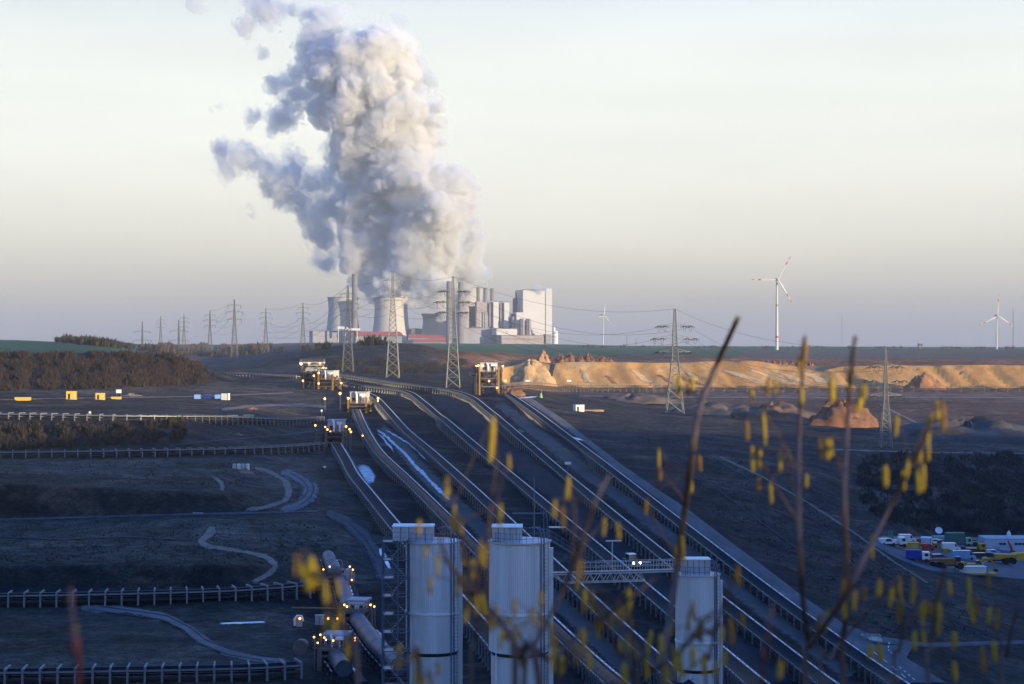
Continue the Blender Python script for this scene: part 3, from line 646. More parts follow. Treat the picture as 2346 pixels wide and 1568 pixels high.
# ------------------------------------------------------------------ lattice pylons and their cables
M_STEEL = mat('galvanised_steel', (.22, .22, .195), .6, .3, var=.2, scale=.3)
M_STEELF = mat('weathered_steel', (.12, .12, .125), .7, .2, var=.2, scale=.3)
M_INS = mat('insulator_glass', (.06, .05, .045), .4, var=.1)
M_WIRE = mat('cable', (.06, .06, .07), .6)
def pylon(name, label, base, H, wb, arms, strain, m, r, rz=0, group=None, npan=11, like=None):
    """arms: (height, half length); returns tip points in world space"""
    T = Matrix.Translation(base) @ Matrix.Rotation(rz, 4, 'Z')
    if like:
        t = copy_tree(like); t.location = base; t.rotation_euler = (0, 0, rz); t['label'] = label
        s = H / like['h']; t.scale = (s, s, s)
    else:
        t = thing(name, label, 'pylon', base, rz, group); t['h'] = H
        zk = arms[-1][0] * .93; wk = wb * .34; wtop = wb * .1
        def hw(z): return wb + (wk - wb) * z / zk if z < zk else wk + (wtop - wk) * (z - zk) / (H - zk)
        zs = [0]; 
        while zs[-1] < H - .5: zs.append(min(H, zs[-1] + max(hw(zs[-1]) * 1.5, H * .022)))
        b = MB(); C4 = ((-1, -1), (1, -1), (1, 1), (-1, 1))
        for sx_, sy_ in C4:
            b.bar((sx_ * hw(0), sy_ * hw(0), -1), (sx_ * hw(zk), sy_ * hw(zk), zk), r); b.bar((sx_ * hw(zk), sy_ * hw(zk), zk), (sx_ * wtop, sy_ * wtop, H), r * .8)
        for za, zb in zip(zs, zs[1:]):
            a_, c_ = hw(za), hw(zb)
            for k in range(4):
                p, q = C4[k], C4[(k + 1) % 4]
                b.bar((p[0] * a_, p[1] * a_, za), (q[0] * c_, q[1] * c_, zb), r * .55, 3); b.bar((q[0] * a_, q[1] * a_, za), (p[0] * c_, p[1] * c_, zb), r * .55, 3)
                if za > 0: b.bar((p[0] * a_, p[1] * a_, za), (q[0] * a_, q[1] * a_, za), r * .5, 3)
        b.build('tower', m, t)
        for (za, L) in arms:
            b = MB(); h_ = L * .17; w_ = hw(za)
            for s in (-1, 1):
                tip = (s * L, 0, za)
                for y in (-1, 1):
                    b.bar((s * w_, y * w_, za), tip, r * .7); b.bar((s * hw(za + h_), y * hw(za + h_), za + h_), tip, r * .55)
                    for k in (1, 2, 3):
                        f0, f1 = k / 4, (k + .5) / 4
                        b.bar((s * (w_ + (L - w_) * f0), y * w_ * (1 - f0), za), (s * (w_ + (L - w_) * f1), y * w_ * (1 - f1), za + h_ * (1 - f1)), r * .4, 3)
            b.build('crossarm', m, t)
            for s in (-1, 1):
                for f in ((1, .62) if strain else (1,)):
                    b = MB()
                    if strain:
                        x = s * L * f
                        b.bar((x, 0, za), (x + .5, -2.4, za - .9), r * .9, 6); b.bar((x, 0, za), (x - .5, 2.4, za - .9), r * .9, 6)
                        b.bar((x, 0, za), (x + 2.2, .4, za - .9), r * .9, 6); b.bar((x, 0, za), (x - 2.2, .4, za - .9), r * .9, 6)
                        b.tube([(x + .5, -2.4, za - .9), (x + .3, -1.2, za - 2.6), (x, 0, za - 3.1), (x - .3, 1.2, za - 2.6), (x - .5, 2.4, za - .9)], r * .35, 4)
                    else:
                        for dx in (-.55, .55): b.bar((s * (L - .6) + dx, 0, za), (s * (L - .6) + dx * .6, 0, za - H * .045), r * .7, 5)
                        b.bar((s * (L - .6) - .7, 0, za - H * .045), (s * (L - .6) + .7, 0, za - H * .045), r * .6, 4)
                    b.build('insulator', M_INS if strain else m, t)
    sc = t.scale[0]
    return t, [T @ Vector((s * L * sc, 0, (za - (.9 if strain else H / sc * .045)) * sc)) for za, L in arms for s in (-1, 1)] + [T @ Vector((0, 0, H))]
def py_at(px, ybase, ytop, D, halfbase, arms_px, strain, label, m, r, rz=0, group='lattice pylons', like=None):
    k = D / F; x = (px - CX) * k; zb = (HY - ybase) * k; zg = zat(x, D); zz = min(zb, zg)
    H = (HY - ytop) * k - zz
    arms = [((HY - y) * k - zz, L * k) for y, L in arms_px]
    return pylon('pylon', label, (x, D, zz), H, halfbase * k, arms, strain, m, r, rz, group, like=like)
def D_at(px, py): return at(px, py).y
d1, d2, d0 = D_at(900, 866), D_at(1038, 889), D_at(797, 853)
PY1, T1 = py_at(900, 866, 622, d1, 15, [(643, 22), (667, 30), (689, 23.5)], False, 'tall grey lattice pylon with hanging insulators, in front of the sunlit cooling tower', M_STEEL, .20)
PY2, T2 = py_at(1038, 889, 633.5, d2, 16, [(666.3, 28.5), (691, 36.5), (714.8, 31)], True, 'tall lattice pylon with slanted dark insulators, in front of the twin chimneys', M_STEEL, .20)
PY0, T0 = py_at(797, 853, 655, d0, 13, [(674, 19), (697, 26), (713, 21)], False, 'grey lattice pylon in front of the leftmost cooling tower', M_STEELF, .2)
PY3, T3 = py_at(1546, 947, 708, D_at(1546, 947), 20, [(746.7, 36), (775.3, 46.5), (806.4, 37.5)], True, 'green grey lattice pylon standing alone before the sand bank', M_STEEL, .2)
PY4, T4 = py_at(2029, 1026, 794, D_at(2029, 1026), 14, [(838.5, 32), (871.6, 43), (906, 38)], True, 'pale lattice pylon at the right, its foot above the shrubby slope', M_STEEL, .15)
FARP = []
for px, yt, D, lb in ((537, 686, 2000, 'tallest of the far pylons on the left skyline'), (694, 694.5, 1950, 'far pylon between the left hill and the power station, nearest to the cooling towers'), (609, 707, 2200, 'far pylon standing second left of the cooling towers'),
   (481, 711.5, 2450, 'far pylon just left of the tallest skyline pylon'), (421.5, 720.5, 2700, 'far pylon in the middle of the left skyline row, beside a darker pylon'), (368, 725.5, 2900, 'second pylon from the left on the skyline')):
    z_ = 1.0; k = D / F
    FARP.append(py_at(px, 800, yt, D, 8, [(yt + 14, 15.5), (yt + 29.5, 20.5), (yt + 46.5, 17)], False, lb, M_STEELF, .24, 0, 'far pylons on the skyline', like=FARP[0][0] if FARP else None))
DK = []
for px, yt, D, lb in ((326, 737, 2300, 'leftmost pylon on the skyline, dark with long bare crossarms'), (409.5, 733, 2800, 'dark narrow pylon close behind a taller grey one on the left skyline')):
    DK.append(py_at(px, 795, yt, D, 6, [(yt + 24, 19 if not DK else 12), (yt + 44, 22), (yt + 62, 20)], False, lb, M_DKST, .3, .35, 'far pylons on the skyline', like=DK[0][0] if DK else None))
def cable(a, b, sag, label, r=.05, n=14):
    m_ = MB(); a = Vector(a); b = Vector(b)
    m_.tube([a.lerp(b, i / n) - Vector((0, 0, sag * 4 * (i / n) * (1 - i / n))) for i in range(n + 1)], r, 4)
    return tag(m_.build('power_cable', M_WIRE), label, 'cable', 'overhead power cables')
def span(A, B, sag, where, r=.05):
    for i, (a, b) in enumerate(zip(A, B)):
        nm = ('lower', 'middle', 'upper')
        if i == len(A) - 1: lb = f'thin topmost earth cable {where}'
        else: lb = f'{("upper", "middle", "lower")[i // 2]} {("left", "right")[i % 2]} cable {where}'
        cable(a, b, sag * (.7 if i == len(A) - 1 else 1), lb, r)
span(T2, T3, 11, 'from the twin chimney pylon to the sand bank pylon', .06)
span(T3, T4, 9, 'from the sand bank pylon to the rightmost pylon', .05)
END = [P(2860 + 60 * (i % 2) , 1330 - 26 * (2 - i // 2), 430) for i in range(6)] + [P(2890, 1240, 430)]
span(T4, END, 12, 'from the rightmost pylon to the right edge', .045)
span(T0, T1, 4, 'between the two pylons before the cooling towers', .06)
span(T1, T2, 5, 'from the sunlit tower pylon to the twin chimneys', .06)
span(FARP[1][1], T0, 9, 'from the skyline row to the leftmost cooling tower', .1)
span(FARP[2][1], FARP[1][1], 6, 'between the skyline pylons beside the power station', .1)
span(FARP[3][1], FARP[0][1], 6, 'from the tallest skyline pylon to its left neighbour', .11)

# ------------------------------------------------------------------ wind turbines, masts, hide
M_BLADE = mat('turbine_white', (.46, .46, .465), .45, var=.04, scale=.1)
M_RED = mat('signal_red', (.45, .05, .04), .5, var=.1)
def turbine(label, px, yhub, D, ybase, Lpx, angs, yaw, band=True):
    k = D / F; x = (px - CX) * k; zb = min(zat(x, D), (HY - ybase) * k); H = (HY - yhub) * k - zb; L = Lpx * k
    t = thing('wind_turbine', label, 'wind turbine', (x, D, zb), yaw, 'wind turbines')
    r0 = .0175 * H + .45; r1 = r0 * .5
    tw = MB().lathe([(r0, -3), (r0 * .93, H * .25), (r0 * .72, H * .7), (r1, H - 2)], 20).build('tower', M_BLADE, t, True)
    if band:
        for f in (.17, .62) if band == 2 else (.17,):
            r_ = r0 * (.955 if f < .3 else .77)
            MB().lathe([(r_, H * f), (r_ + .12, H * f), (r_ + .05, H * f + H * .028), (r_ - .1, H * f + H * .028)], 20).build('red_band', M_RED if f < .3 else M_STEEL, tw)
    MB().loft([[(sx_ * w_, y, H + sz * h_) for sx_, sz in ((-1, -.8), (1, -.8), (1, .9), (-1, .9))] for y, w_, h_ in ((-3.4, 1.5, 1.6), (-1, 2.1, 2.2), (5, 2.0, 2.1), (8, 1.3, 1.5))]).build('nacelle', M_BLADE, t)
    MB().ball((0, -4.6, H), 2.0, 12, 8, (1, 1.2, 1)).build('hub', M_BLADE, t, True)
    for a in angs:
        a = R(a); d = Vector((math.cos(a), 0, math.sin(a))); s = Vector((-math.sin(a), 0, math.cos(a)))
        def secs(f0, f1, n=9):
            out_ = []
            for i in range(n):
                f = f0 + (f1 - f0) * i / (n - 1); c = (1.1 + 3.2 * min(1, f / .2) * (1 - .2 * f)) * (1 - .78 * f) * L / 40 * (.75 if f < .05 else 1); tk = c * .16 + .12
                p = Vector((0, -4.6, H)) + d * (f * L)
                out_.append([p - s * c * .35, p + Vector((0, -tk, 0)), p + s * c * .65, p + Vector((0, tk, 0))])
            return out_
        bl = MB().loft(secs(.02, 1)).build('blade', M_BLADE, t, True)
        for f0, f1 in ((.64, .76), (.9, 1.0)):
            q = secs(f0, f1, 3)
            for ring in q:
                cpt = sum(ring, Vector()) / 4
                for i in range(4): ring[i] = cpt + (ring[i] - cpt) * 1.12
            MB().loft(q).build('red_stripe', M_RED, bl)
    return t
turbine('largest wind turbine, with red banded blades, right of the sand bank pylon', 1780, 641, 2650, 795, 61, (60, 180, -58), .12, 2)
turbine('wind turbine near the right picture edge beside a thin mast', 2283.5, 724, 3300, 799, 50, (86, 207, -34), .1, 0)
turbine('smallest farthest wind turbine, just right of the power station', 1381.5, 723, 4300, 792, 30, (82, 193, -42), .75, 0)
def mast(px, yt, D, label, w_=1.0, yb=800):
    k = D / F; x = (px - CX) * k; zb = zat(x, D); H = (HY - yt) * k - zb
    t = thing('radio_mast', label, 'mast', (x, D, zb), 0, 'thin masts on the horizon')
    b = MB()
    for a in range(3): b.bar((w_ * math.cos(a * 2.094), w_ * math.sin(a * 2.094), 0), (w_ * math.cos(a * 2.094), w_ * math.sin(a * 2.094), H), w_ * .22, 3)
    for i in range(int(H / (w_ * 3))):
        for a in range(3): b.bar((w_ * math.cos(a * 2.094), w_ * math.sin(a * 2.094), i * w_ * 3), (w_ * math.cos((a + 1) * 2.094), w_ * math.sin((a + 1) * 2.094), (i + 1) * w_ * 3), w_ * .14, 3)
    b.build('lattice', M_STEELF, t); MB().bar((0, 0, H), (0, 0, H * 1.06), w_ * .15).build('tip_rod', M_STEELF, t)
mast(2321, 708, 4200, 'tall thin lattice mast right of the turbine at the right edge', 1.1)
mast(1929, 722, 9000, 'very faint distant mast between the two big turbines', 1.5)
for px, yt, lb in ((1436, 771, 'leftmost faint substation mast behind the small turbine'), (1457, 776, 'second faint substation mast behind the small turbine'), (1499, 770, 'rightmost faint substation mast, left of the sand bank pylon')): mast(px, yt, 5200, lb, 1.3)
p = ground(2108, 2580); t = thing('hunting_hide', 'small black raised hide on the horizon field', 'hide', p)
MB().b2(-3, 3, -2.5, 2.5, 3.6, 9).build('box', M_DKST, t); MB().prism([(-3.5, 8.9), (3.5, 8.9), (3.5, 9.4), (-3.5, 10.4)], -3, 3).build('roof', M_DKST, t)
for a in (-1, 1):
    for c in (-1, 1): MB().bar((a * 3, c * 2.6, -.3), (a * 2.4, c * 2, 3.8), .25).build('leg', M_DKST, t)
MB().prism([(-2, 6), (1, 6), (1, 7.2), (-2, 7.2)], -2.6, -2.52).build('window', M_GREYH, t)
# ------------------------------------------------------------------ belt conveyors
M_BELT = mat('belt_rubber', (.010, .011, .014), .75, var=.4, scale=.4, spec=.1, stretch=(1, 1, 1))
M_RAIL = mat('conveyor_rail', (.55, .58, .62), .42, .6, var=.2, scale=.3)
M_FRAME = mat('conveyor_frame', (.026, .026, .030), .75, .2, var=.3, scale=.5)
M_POST = mat('idler_post', (.22, .22, .23), .6, .3, var=.2, scale=.5)
M_RUST = mat('rusty_sand_load', (.15, .065, .035), .9, var=.4, scale=.5)
def smooth_path(px_pts, step, lift=0, ext=None):
    pts = [at(x, y) for x, y in px_pts]
    if ext: pts += ext
    # Catmull-Rom through the traced points, then even spacing
    q = []
    for i in range(len(pts) - 1):
        p0, p1, p2, p3 = pts[max(i - 1, 0)], pts[i], pts[i + 1], pts[min(i + 2, len(pts) - 1)]
        for k in range(12):
            t = k / 12
            q.append(.5 * ((2 * p1) + (p2 - p0) * t + (2 * p0 - 5 * p1 + 4 * p2 - p3) * t * t + (3 * p1 - p0 - 3 * p2 + p3) * t ** 3))
    q.append(pts[-1]); out_ = [q[0]]; acc = 0
    for a, b in zip(q, q[1:]):
        L = (b - a).length; d = step - acc
        while d <= L:
            out_.append(a.lerp(b, d / L)); d += step
        acc = (acc + L) % step
    return out_
def ray_path(px_pts, step, h, bend):
    # traced in the frame: points before the bend are followed, the long run after it is one smooth curve
    q = [Vector((x, y, 0)) for x, y in px_pts]; c = []
    for i in range(len(q) - 1):
        p0, p1, p2, p3 = q[max(i - 1, 0)], q[i], q[i + 1], q[min(i + 2, len(q) - 1)]
        for k in range(10):
            t = k / 10; c.append(.5 * ((2 * p1) + (p2 - p0) * t + (2 * p0 - 5 * p1 + 4 * p2 - p3) * t * t + (3 * p1 - p0 - 3 * p2 + p3) * t ** 3))
    c.append(q[-1]); d = q[-1] - q[-2]; c += [q[-1] + d * f for f in (.4, .8)]
    xs = np.array([v.x for v in c]); ys = np.array([v.y for v in c]); sel = np.array([i >= bend * 10 for i in range(len(c))])
    cf = np.polyfit(ys[sel], xs[sel], 3); fx = np.polyval(cf, ys)
    wgt = np.clip((np.arange(len(c)) - bend * 10) / 14, 0, 1); xs = xs * (1 - wgt) + fx * wgt
    Ds = []
    for x, y in zip(xs, ys):
        D = at(x, y).y
        for _ in range(40):
            p = P(x, y, D)
            if p.z - zat(p.x, p.y) >= h: break
            D -= 2
        Ds.append(D)
    L = np.log(np.array(Ds)); m = 16
    Lp = np.concatenate([2 * L[0] - L[m:0:-1], L, 2 * L[-1] - L[-2:-m - 2:-1]]); ker = np.hanning(2 * m + 3)[1:-1]; ker /= ker.sum()
    L = np.convolve(Lp, ker, 'valid')
    W = [P(x, y, math.exp(l)) - Vector((0, 0, h)) for x, y, l in zip(xs, ys, L)]
    out_ = [W[0]]; acc = 0
    for a, b in zip(W, W[1:]):
        S_ = (b - a).length; d = step - acc
        while d <= S_: out_.append(a.lerp(b, d / S_)); d += step
        acc = (acc + S_) % step
    return out_
def conveyor(label, px_pts, step=4.0, h=1.9, wd=1.15, load=None, ext=None, light_side=True, tall=0, group='long belt conveyors', near_first=True, post_mat=None, tube=0, zsmooth=14, ray=False, bend=0, rail_mat=None):
    if ray:
        P_ = ray_path(px_pts, step, h, bend)
    else:
        P_ = smooth_path(px_pts, step, ext=ext)
        zs = [max(zat(p.x, p.y), zat(p.x - 1, p.y), zat(p.x + 1, p.y)) for p in P_]
        zs = [sum(zs[max(0, i - zsmooth):i + zsmooth + 1]) / len(zs[max(0, i - zsmooth):i + zsmooth + 1]) for i in range(len(zs))]
        P_ = [Vector((p.x, p.y, z)) for p, z in zip(P_, zs)]
    n = len(P_); o = P_[n // 2].copy()
    t = thing('belt_conveyor', label, 'conveyor', o, 0, group)
    fr = []
    for i, p in enumerate(P_):
        d = (P_[min(i + 1, n - 1)] - P_[max(i - 1, 0)]); d.z = 0; d.normalize()
        fr.append((p - o, Vector((d.y, -d.x, 0)), d))
    def sweep(mb, prof, closed=True):
        mb.loft([[c + r * x + Vector((0, 0, z)) for x, z in prof] for c, r, d in fr], closed, closed); return mb
    if tube:
        sweep(MB(), [(tube * math.cos(a * PI / 8), h + tube * .8 + tube * math.sin(a * PI / 8)) for a in range(16)]).build('tube_cover', M_TUBE, t, True)
        rb = MB()
        for i in range(0, n, 2):
            c, r, d = fr[i]
            for s in (0, .22):
                rb.add([c + d * s + r * (tube * 1.03 * math.cos(a * PI / 8)) + Vector((0, 0, h + tube * .8 + tube * 1.03 * math.sin(a * PI / 8))) for a in range(16)], [])
            b0 = len(rb.v) - 32; rb.f += [(b0 + a, b0 + (a + 1) % 16, b0 + 16 + (a + 1) % 16, b0 + 16 + a) for a in range(16)]
        rb.build('tube_joint', M_FRAME, t)
    else:
        w_ = wd
        sweep(MB(), [(-w_, h + .42), (-w_ * .45, h), (w_ * .45, h), (w_, h + .42), (w_, h + .36), (w_ * .45, h - .07), (-w_ * .45, h - .07), (-w_, h + .36)]).build('belt', M_BELT, t, True)
        if load: sweep(MB(), [(-w_ * .8, h + .30), (-w_ * .3, h + .62), (w_ * .3, h + .66), (w_ * .8, h + .30), (w_ * .3, h + .02), (-w_ * .3, h + .02)]).build('load', load, t)
    for s in (-1, 1):
        x = s * (wd + .22)
        wr = .17 if s < 0 else .06; sweep(MB(), [(x - wr, h + .25), (x + wr, h + .25), (x + wr, h + .5), (x - wr, h + .42)]).build('rail', rail_mat or M_RAIL, t)
        sweep(MB(), [(x - .1, h - .75), (x + .1, h - .75), (x + .1, h - .5), (x - .1, h - .5)]).build('side_frame', M_FRAME, t)
    sweep(MB(), [(-wd * .8, h - .9), (wd * .8, h - .9), (wd * .8, h - .82), (-wd * .8, h - .82)]).build('return_belt', M_FRAME, t)
    x = -(wd + 1.15)
    if not tall: sweep(MB(), [(x - .5, h - .95), (x + .5, h - .95), (x + .5, h - .85), (x - .5, h - .85)]).build('walkway', M_FRAME, t)
    # idler stands: one mesh, the hundred nearest as parts, the rest in one
    st = MB(); x = wd + .3; low = -h - .1
    for s in (-1, 1):
        st.b2(s * x - .13, s * x + .13, -.13, .13, -1.3, h + .55 + tall); st.bar((s * x, 0, .1), (s * (x + .5), 0, -.5), .09)
    st.b2(-x, x, -.08, .08, h - .35, h - .15)
    if tall: st.b2(-x, x, -.1, .1, h + .55 + tall - .22, h + .55 + tall)
    pm = post_mat or M_POST
    me = st.mesh('support_post', pm)
    order = sorted(range(n), key=lambda i: (o + fr[i][0]).length)
    for i in order[:98]:
        ob = bpy.data.objects.new('support_post', me); link(ob); ob.parent = t
        ob.location = fr[i][0]; ob.rotation_euler = (0, 0, math.atan2(-fr[i][1].y, -fr[i][1].x) + PI)
    if n > 98:
        r_ = MB()
        for i in order[98:]: r_.add(st.v, st.f, Matrix.Translation(fr[i][0]) @ Matrix.Rotation(math.atan2(-fr[i][1].y, -fr[i][1].x) + PI, 4, 'Z'))
        q = r_.build('support_posts', pm, t); q['kind'] = 'stuff'
    return t
M_TUBE = mat('tube_cover_steel', (.055, .072, .105), .5, .15, var=.15, scale=.4)
C1 = [(1132, 880), (1166, 905), (1240, 956), (1337, 1030), (1372, 1061), (1478, 1138), (1563, 1208), (1637, 1263), (1749, 1351), (1841, 1418), (1933, 1484), (2006, 1536), (2048, 1566)]
C2 = [(774, 858), (840, 868), (906, 878), (980, 888), (1040, 898), (1080, 912), (1117, 941), (1166, 982), (1294, 1094), (1372, 1153), (1442, 1215), (1537, 1292), (1651, 1383), (1749, 1458), (1841, 1530), (1885, 1566)]
C3 = [(770, 872), (836, 885), (928, 898), (968, 923), (1005, 955), (1028, 972), (1166, 1090), (1269, 1178), (1350, 1245), (1423, 1304), (1526, 1396), (1620, 1475), (1725, 1566)]
C4 = [(836, 900), (862, 915), (884, 938), (932, 991), (988, 1039), (1043, 1087), (1098, 1134), (1146, 1182), (1200, 1238), (1260, 1296), (1313, 1344), (1372, 1399), (1431, 1447), (1497, 1513), (1556, 1566)]
C5 = [(816, 941), (826, 966), (840, 995), (862, 1031), (896, 1068), (951, 1120), (988, 1156), (1025, 1190), (1098, 1270), (1180, 1350), (1260, 1429), (1342, 1515), (1404, 1563)]
C6 = [(771, 1020), (796, 1064), (818, 1105), (859, 1153), (899, 1200), (955, 1268), (1020, 1345), (1110, 1450), (1205, 1560)]
def beyond(pts):      # carry a path on below the frame
    a, b = at(*pts[-2]), at(*pts[-1]); d = (b - a).normalized(); return [b + d * 12, b + d * 26]
conveyor('rightmost belt conveyor, running beside the concrete road', C1, 4, ray=True, bend=1)
conveyor('second belt conveyor from the right, passing behind the rightmost silo', C2, 4, ray=True, bend=6)
conveyor('third belt conveyor from the right, with dense posts, left of the wide dark roadway', C3, 4, ray=True, bend=4)
conveyor('fourth belt conveyor from the right, passing between the middle and right silos', C4, 4, ray=True, bend=3)
conveyor('rusty orange belt conveyor leaving the yellow columned station', C5, 3.6, h=1.7, load=M_RUST, ray=True, bend=3)
conveyor('short dark belt conveyor coming down from the cream cabin station to the left silo', C6, 3.6, h=1.7, ray=True, bend=1)
TUB = [(752, 1300), (763, 1330), (781, 1363), (790, 1395), (803, 1428), (833, 1469), (862, 1510), (899, 1550), (915, 1566)]
conveyor('blue grey covered tube conveyor bending past the white cabin at the lower left', TUB, 3, h=1.0, wd=1.2, tube=1.15, group='covered tube conveyors', zsmooth=2, post_mat=M_FRAME)
conveyor('blue grey covered tube conveyor at the bottom edge below the lowest station', [(752, 1510), (764, 1530), (776, 1548), (790, 1567)], 3, h=1.0, wd=1.2, tube=1.05, group='covered tube conveyors', zsmooth=2, post_mat=M_FRAME)
def extl(pts): a, b = at(*pts[1]), at(*pts[0]); d = (b - a).normalized(); return d
for lb, pts, st, h, tall in (('long dark belt conveyor with pale posts crossing the left below the second terrace', [(-90, 1392), (0, 1388), (300, 1382), (560, 1372), (735, 1364)], 2.5, 1.3, .35),
    ('thin belt conveyor crossing the left above the dry grass terraces', [(-60, 1052), (0, 1050), (380, 1046), (600, 1040), (742, 1030)], 3.3, 1.2, .3),
    ('farthest crossing belt conveyor at the left, behind the green containers', [(-60, 960), (0, 960), (400, 962), (740, 966)], 3.8, 1.2, .3),
    ('dark belt conveyor with pale posts along the bottom left picture edge', [(-60, 1567), (0, 1566), (250, 1563), (560, 1556), (690, 1550)], 2.1, 1.2, .3)):
    conveyor(lb, pts, st, h, 1.2, group='belt conveyors crossing the left', tall=tall, zsmooth=8, rail_mat=M_POST)
M_SPOST = mat('sandy_post', (.26, .17, .13), .8)
conveyor('reddish belt conveyor at the foot of the sand bank', [(1168, 897), (1300, 899), (1550, 899), (1800, 899), (2050, 899), (2346, 899), (2500, 899)], 9, 2.4, 2.2, group='long belt conveyors', tall=1.6, post_mat=M_SPOST, rail_mat=mat('rusty_rail', (.075, .042, .034), .85))
conveyor('flat low belt conveyor on the far coal field left of the stations', [(520, 858), (600, 862), (690, 868)], 6, 1.2, 1.5)

# ------------------------------------------------------------------ drive stations with lamps
M_CAB = mat('cabin_cream', (.40, .395, .36), .55, var=.1, scale=.6)
M_CABR = mat('cabin_roof', (.33, .34, .37), .6, var=.12, scale=.5)
M_YEL = mat('machine_yellow', (.30, .155, .025), .6, var=.15, scale=.8)
M_DARK = mat('machine_dark', (.030, .030, .034), .7, .2, var=.4, scale=1)
M_MACH = mat('machine_grey', (.155, .125, .105), .65, .2, var=.3, scale=.8)
M_LAMP = mat('lamp_glow', (1, .6, .25), .5, emis=(1.0, .36, .055, 3.6))
M_LAMPW = mat('lamp_glow_white', (1, .8, .5), .5, emis=(1.0, .7, .32, 3.5))
def lamp(t, px, py, D, r=.42, white=False, post=False):
    loc = P(px, py, D) - Vector(t.location); loc = Matrix.Rotation(-t.rotation_euler.z, 3, 'Z') @ loc
    l = MB().ball((0, 0, 0), r, 8, 6, (1, .8, 1)).build('lamp', M_LAMPW if white else M_LAMP, t, True); l.location = loc
    wx = P(px, py, D)
    if post:
        g = zat(wx.x, wx.y) - wx.z; MB().bar((0, .35, r), (0, .35, g - .2), .09, 6).build('lamp_post', M_MACH, l)
    a = MB(); a.bar((0, .3, r * .3), (0, 1.6, -.6), .07)
    a.box((0, .35, r * .9), (r * 1.6, r * 1.4, .12)); a.build('lamp_arm', M_MACH, l)
def railing(mb, x0, x1, y0, y1, z, n=6, h=1.1, r=.05):
    for (xa, ya, xb, yb) in ((x0, y0, x1, y0), (x1, y0, x1, y1), (x0, y1, x1, y1), (x0, y0, x0, y1)):
        for zz in (h, h * .5): mb.bar((xa, ya, z + zz), (xb, yb, z + zz), r, 4)
        for i in range(n + 1): mb.bar((xa + (xb - xa) * i / n, ya + (yb - ya) * i / n, z), (xa + (xb - xa) * i / n, ya + (yb - ya) * i / n, z + h), r, 4)
    return mb
def station(label, pxc, ybase, ycab0, ycab1, wpx, D, rz=0, yellow=True, cabm=None, duct=True, boom=True, lamps=(), frame_px=None, dark_mass=True, lampr=.42, group='conveyor drive stations'):
    k = D / F; w_ = wpx * k; x = (pxc - CX) * k; zg = zat(x, D); zb = min(zg, (HY - ybase) * k)
    t = thing('drive_station', label, 'drive station', (x, D, zb), rz, group)
    c0, c1 = (HY - ycab1) * k - zb, (HY - ycab0) * k - zb; d_ = w_ * 1.05; h_ = c1 - c0
    cab = MB().b2(-w_ / 2, w_ / 2, 0, d_, c0 + .2, c1 - .25).build('cabin', cabm or M_CAB, t)
    MB().b2(-w_ / 2 - .25, w_ / 2 + .25, -.25, d_ + .25, c1 - .25, c1).build('roof', M_CABR, cab)
    b = MB(); b.prism([(-w_ * .36, c0 + h_ * .18), (-w_ * .12, c0 + h_ * .18), (-w_ * .12, c0 + h_ * .5), (-w_ * .36, c0 + h_ * .5)], -.06, .02); b.prism([(w_ * .16, c0 + h_ * .18), (w_ * .36, c0 + h_ * .18), (w_ * .36, c0 + h_ * .5), (w_ * .16, c0 + h_ * .5)], -.06, .02); b.build('vent', M_DARK, cab)
    if duct:
        for s, hh in ((-.06, .95), (.3, .8)):
            x_ = w_ * s; q = h_ * .09
            MB().tube([(x_, -.9, c0 + .2), (x_, -.9, c0 + h_ * hh * .75), (x_ - .05 * w_, -.7, c0 + h_ * hh * .92), (x_ - .1 * w_, -.2, c0 + h_ * hh)], q, 8).build('duct', M_WHITE, t, True)
        MB().b2(w_ * .12, w_ * .44, -1.3, -.06, c0 + h_ * .62, c0 + h_ * .84).build('filter_box', M_WHITE, t)
    MB().b2(-w_ * .62, w_ * .62, -2.2, d_ + .6, c0 - .15, c0 + .15).build('platform', M_MACH, t)
    railing(MB(), -w_ * .6, w_ * .6, -2.1, d_ + .5, c0 + .15, 7).build('railing', M_YEL if yellow else M_MACH, t)
    for s in (-1, 1):
        for y in (-1.8, d_):
            MB().b2(s * w_ * .55 - .32, s * w_ * .55 + .32, y - .3, y + .3, -.6, c0 + (h_ * .55 if (yellow and y < 0) else -.15)).build('leg', M_YEL if yellow else M_MACH, t)
    b = MB()
    for z in (.35, .7): b.b2(-w_ * .5, w_ * .5, -2, -1.7, c0 * z - .15, c0 * z + .15); b.b2(-w_ * .5, w_ * .5, d_ - .2, d_ + .1, c0 * z - .15, c0 * z + .15)
    for s in (-1, 1): b.bar((s * w_ * .5, -1.7, c0 * .1), (s * w_ * .5, d_, c0 * .9), .16); b.bar((s * w_ * .5, d_, c0 * .1), (s * w_ * .5, -1.7, c0 * .9), .16)
    b.build('lower_frame', M_MACH, t)
    rs_ = random.Random(int(pxc * 7)); b = MB(); g2 = MB()
    for q_ in range(26):
        x_, y_, z_ = rs_.uniform(-w_ * .7, w_ * .7), rs_.uniform(-1.9, d_), rs_.uniform(.2, max(.6, c0 - .6)); s_ = rs_.uniform(.25, 1.0) * w_ * .11
        (b if q_ % 2 else g2).box((x_, y_, z_), (s_ * rs_.uniform(.5, 2), s_, s_ * rs_.uniform(.5, 1.6)), rs_.uniform(0, .5))
        if q_ % 3 == 0: (g2 if q_ % 2 else b).bar((x_, y_, z_), (x_ + rs_.uniform(-3, 3), y_ + rs_.uniform(-2, 2), rs_.uniform(.2, c0 + h_ * .4)), .07 * w_ * .2 + .03)
    for q_ in range(8):
        x_ = rs_.choice((-1, 1)) * w_ * rs_.uniform(.52, .85); g2.box((x_, rs_.uniform(-1, d_), c0 + rs_.uniform(.1, h_ * .5)), (w_ * .1, w_ * .12, w_ * rs_.uniform(.06, .2)))
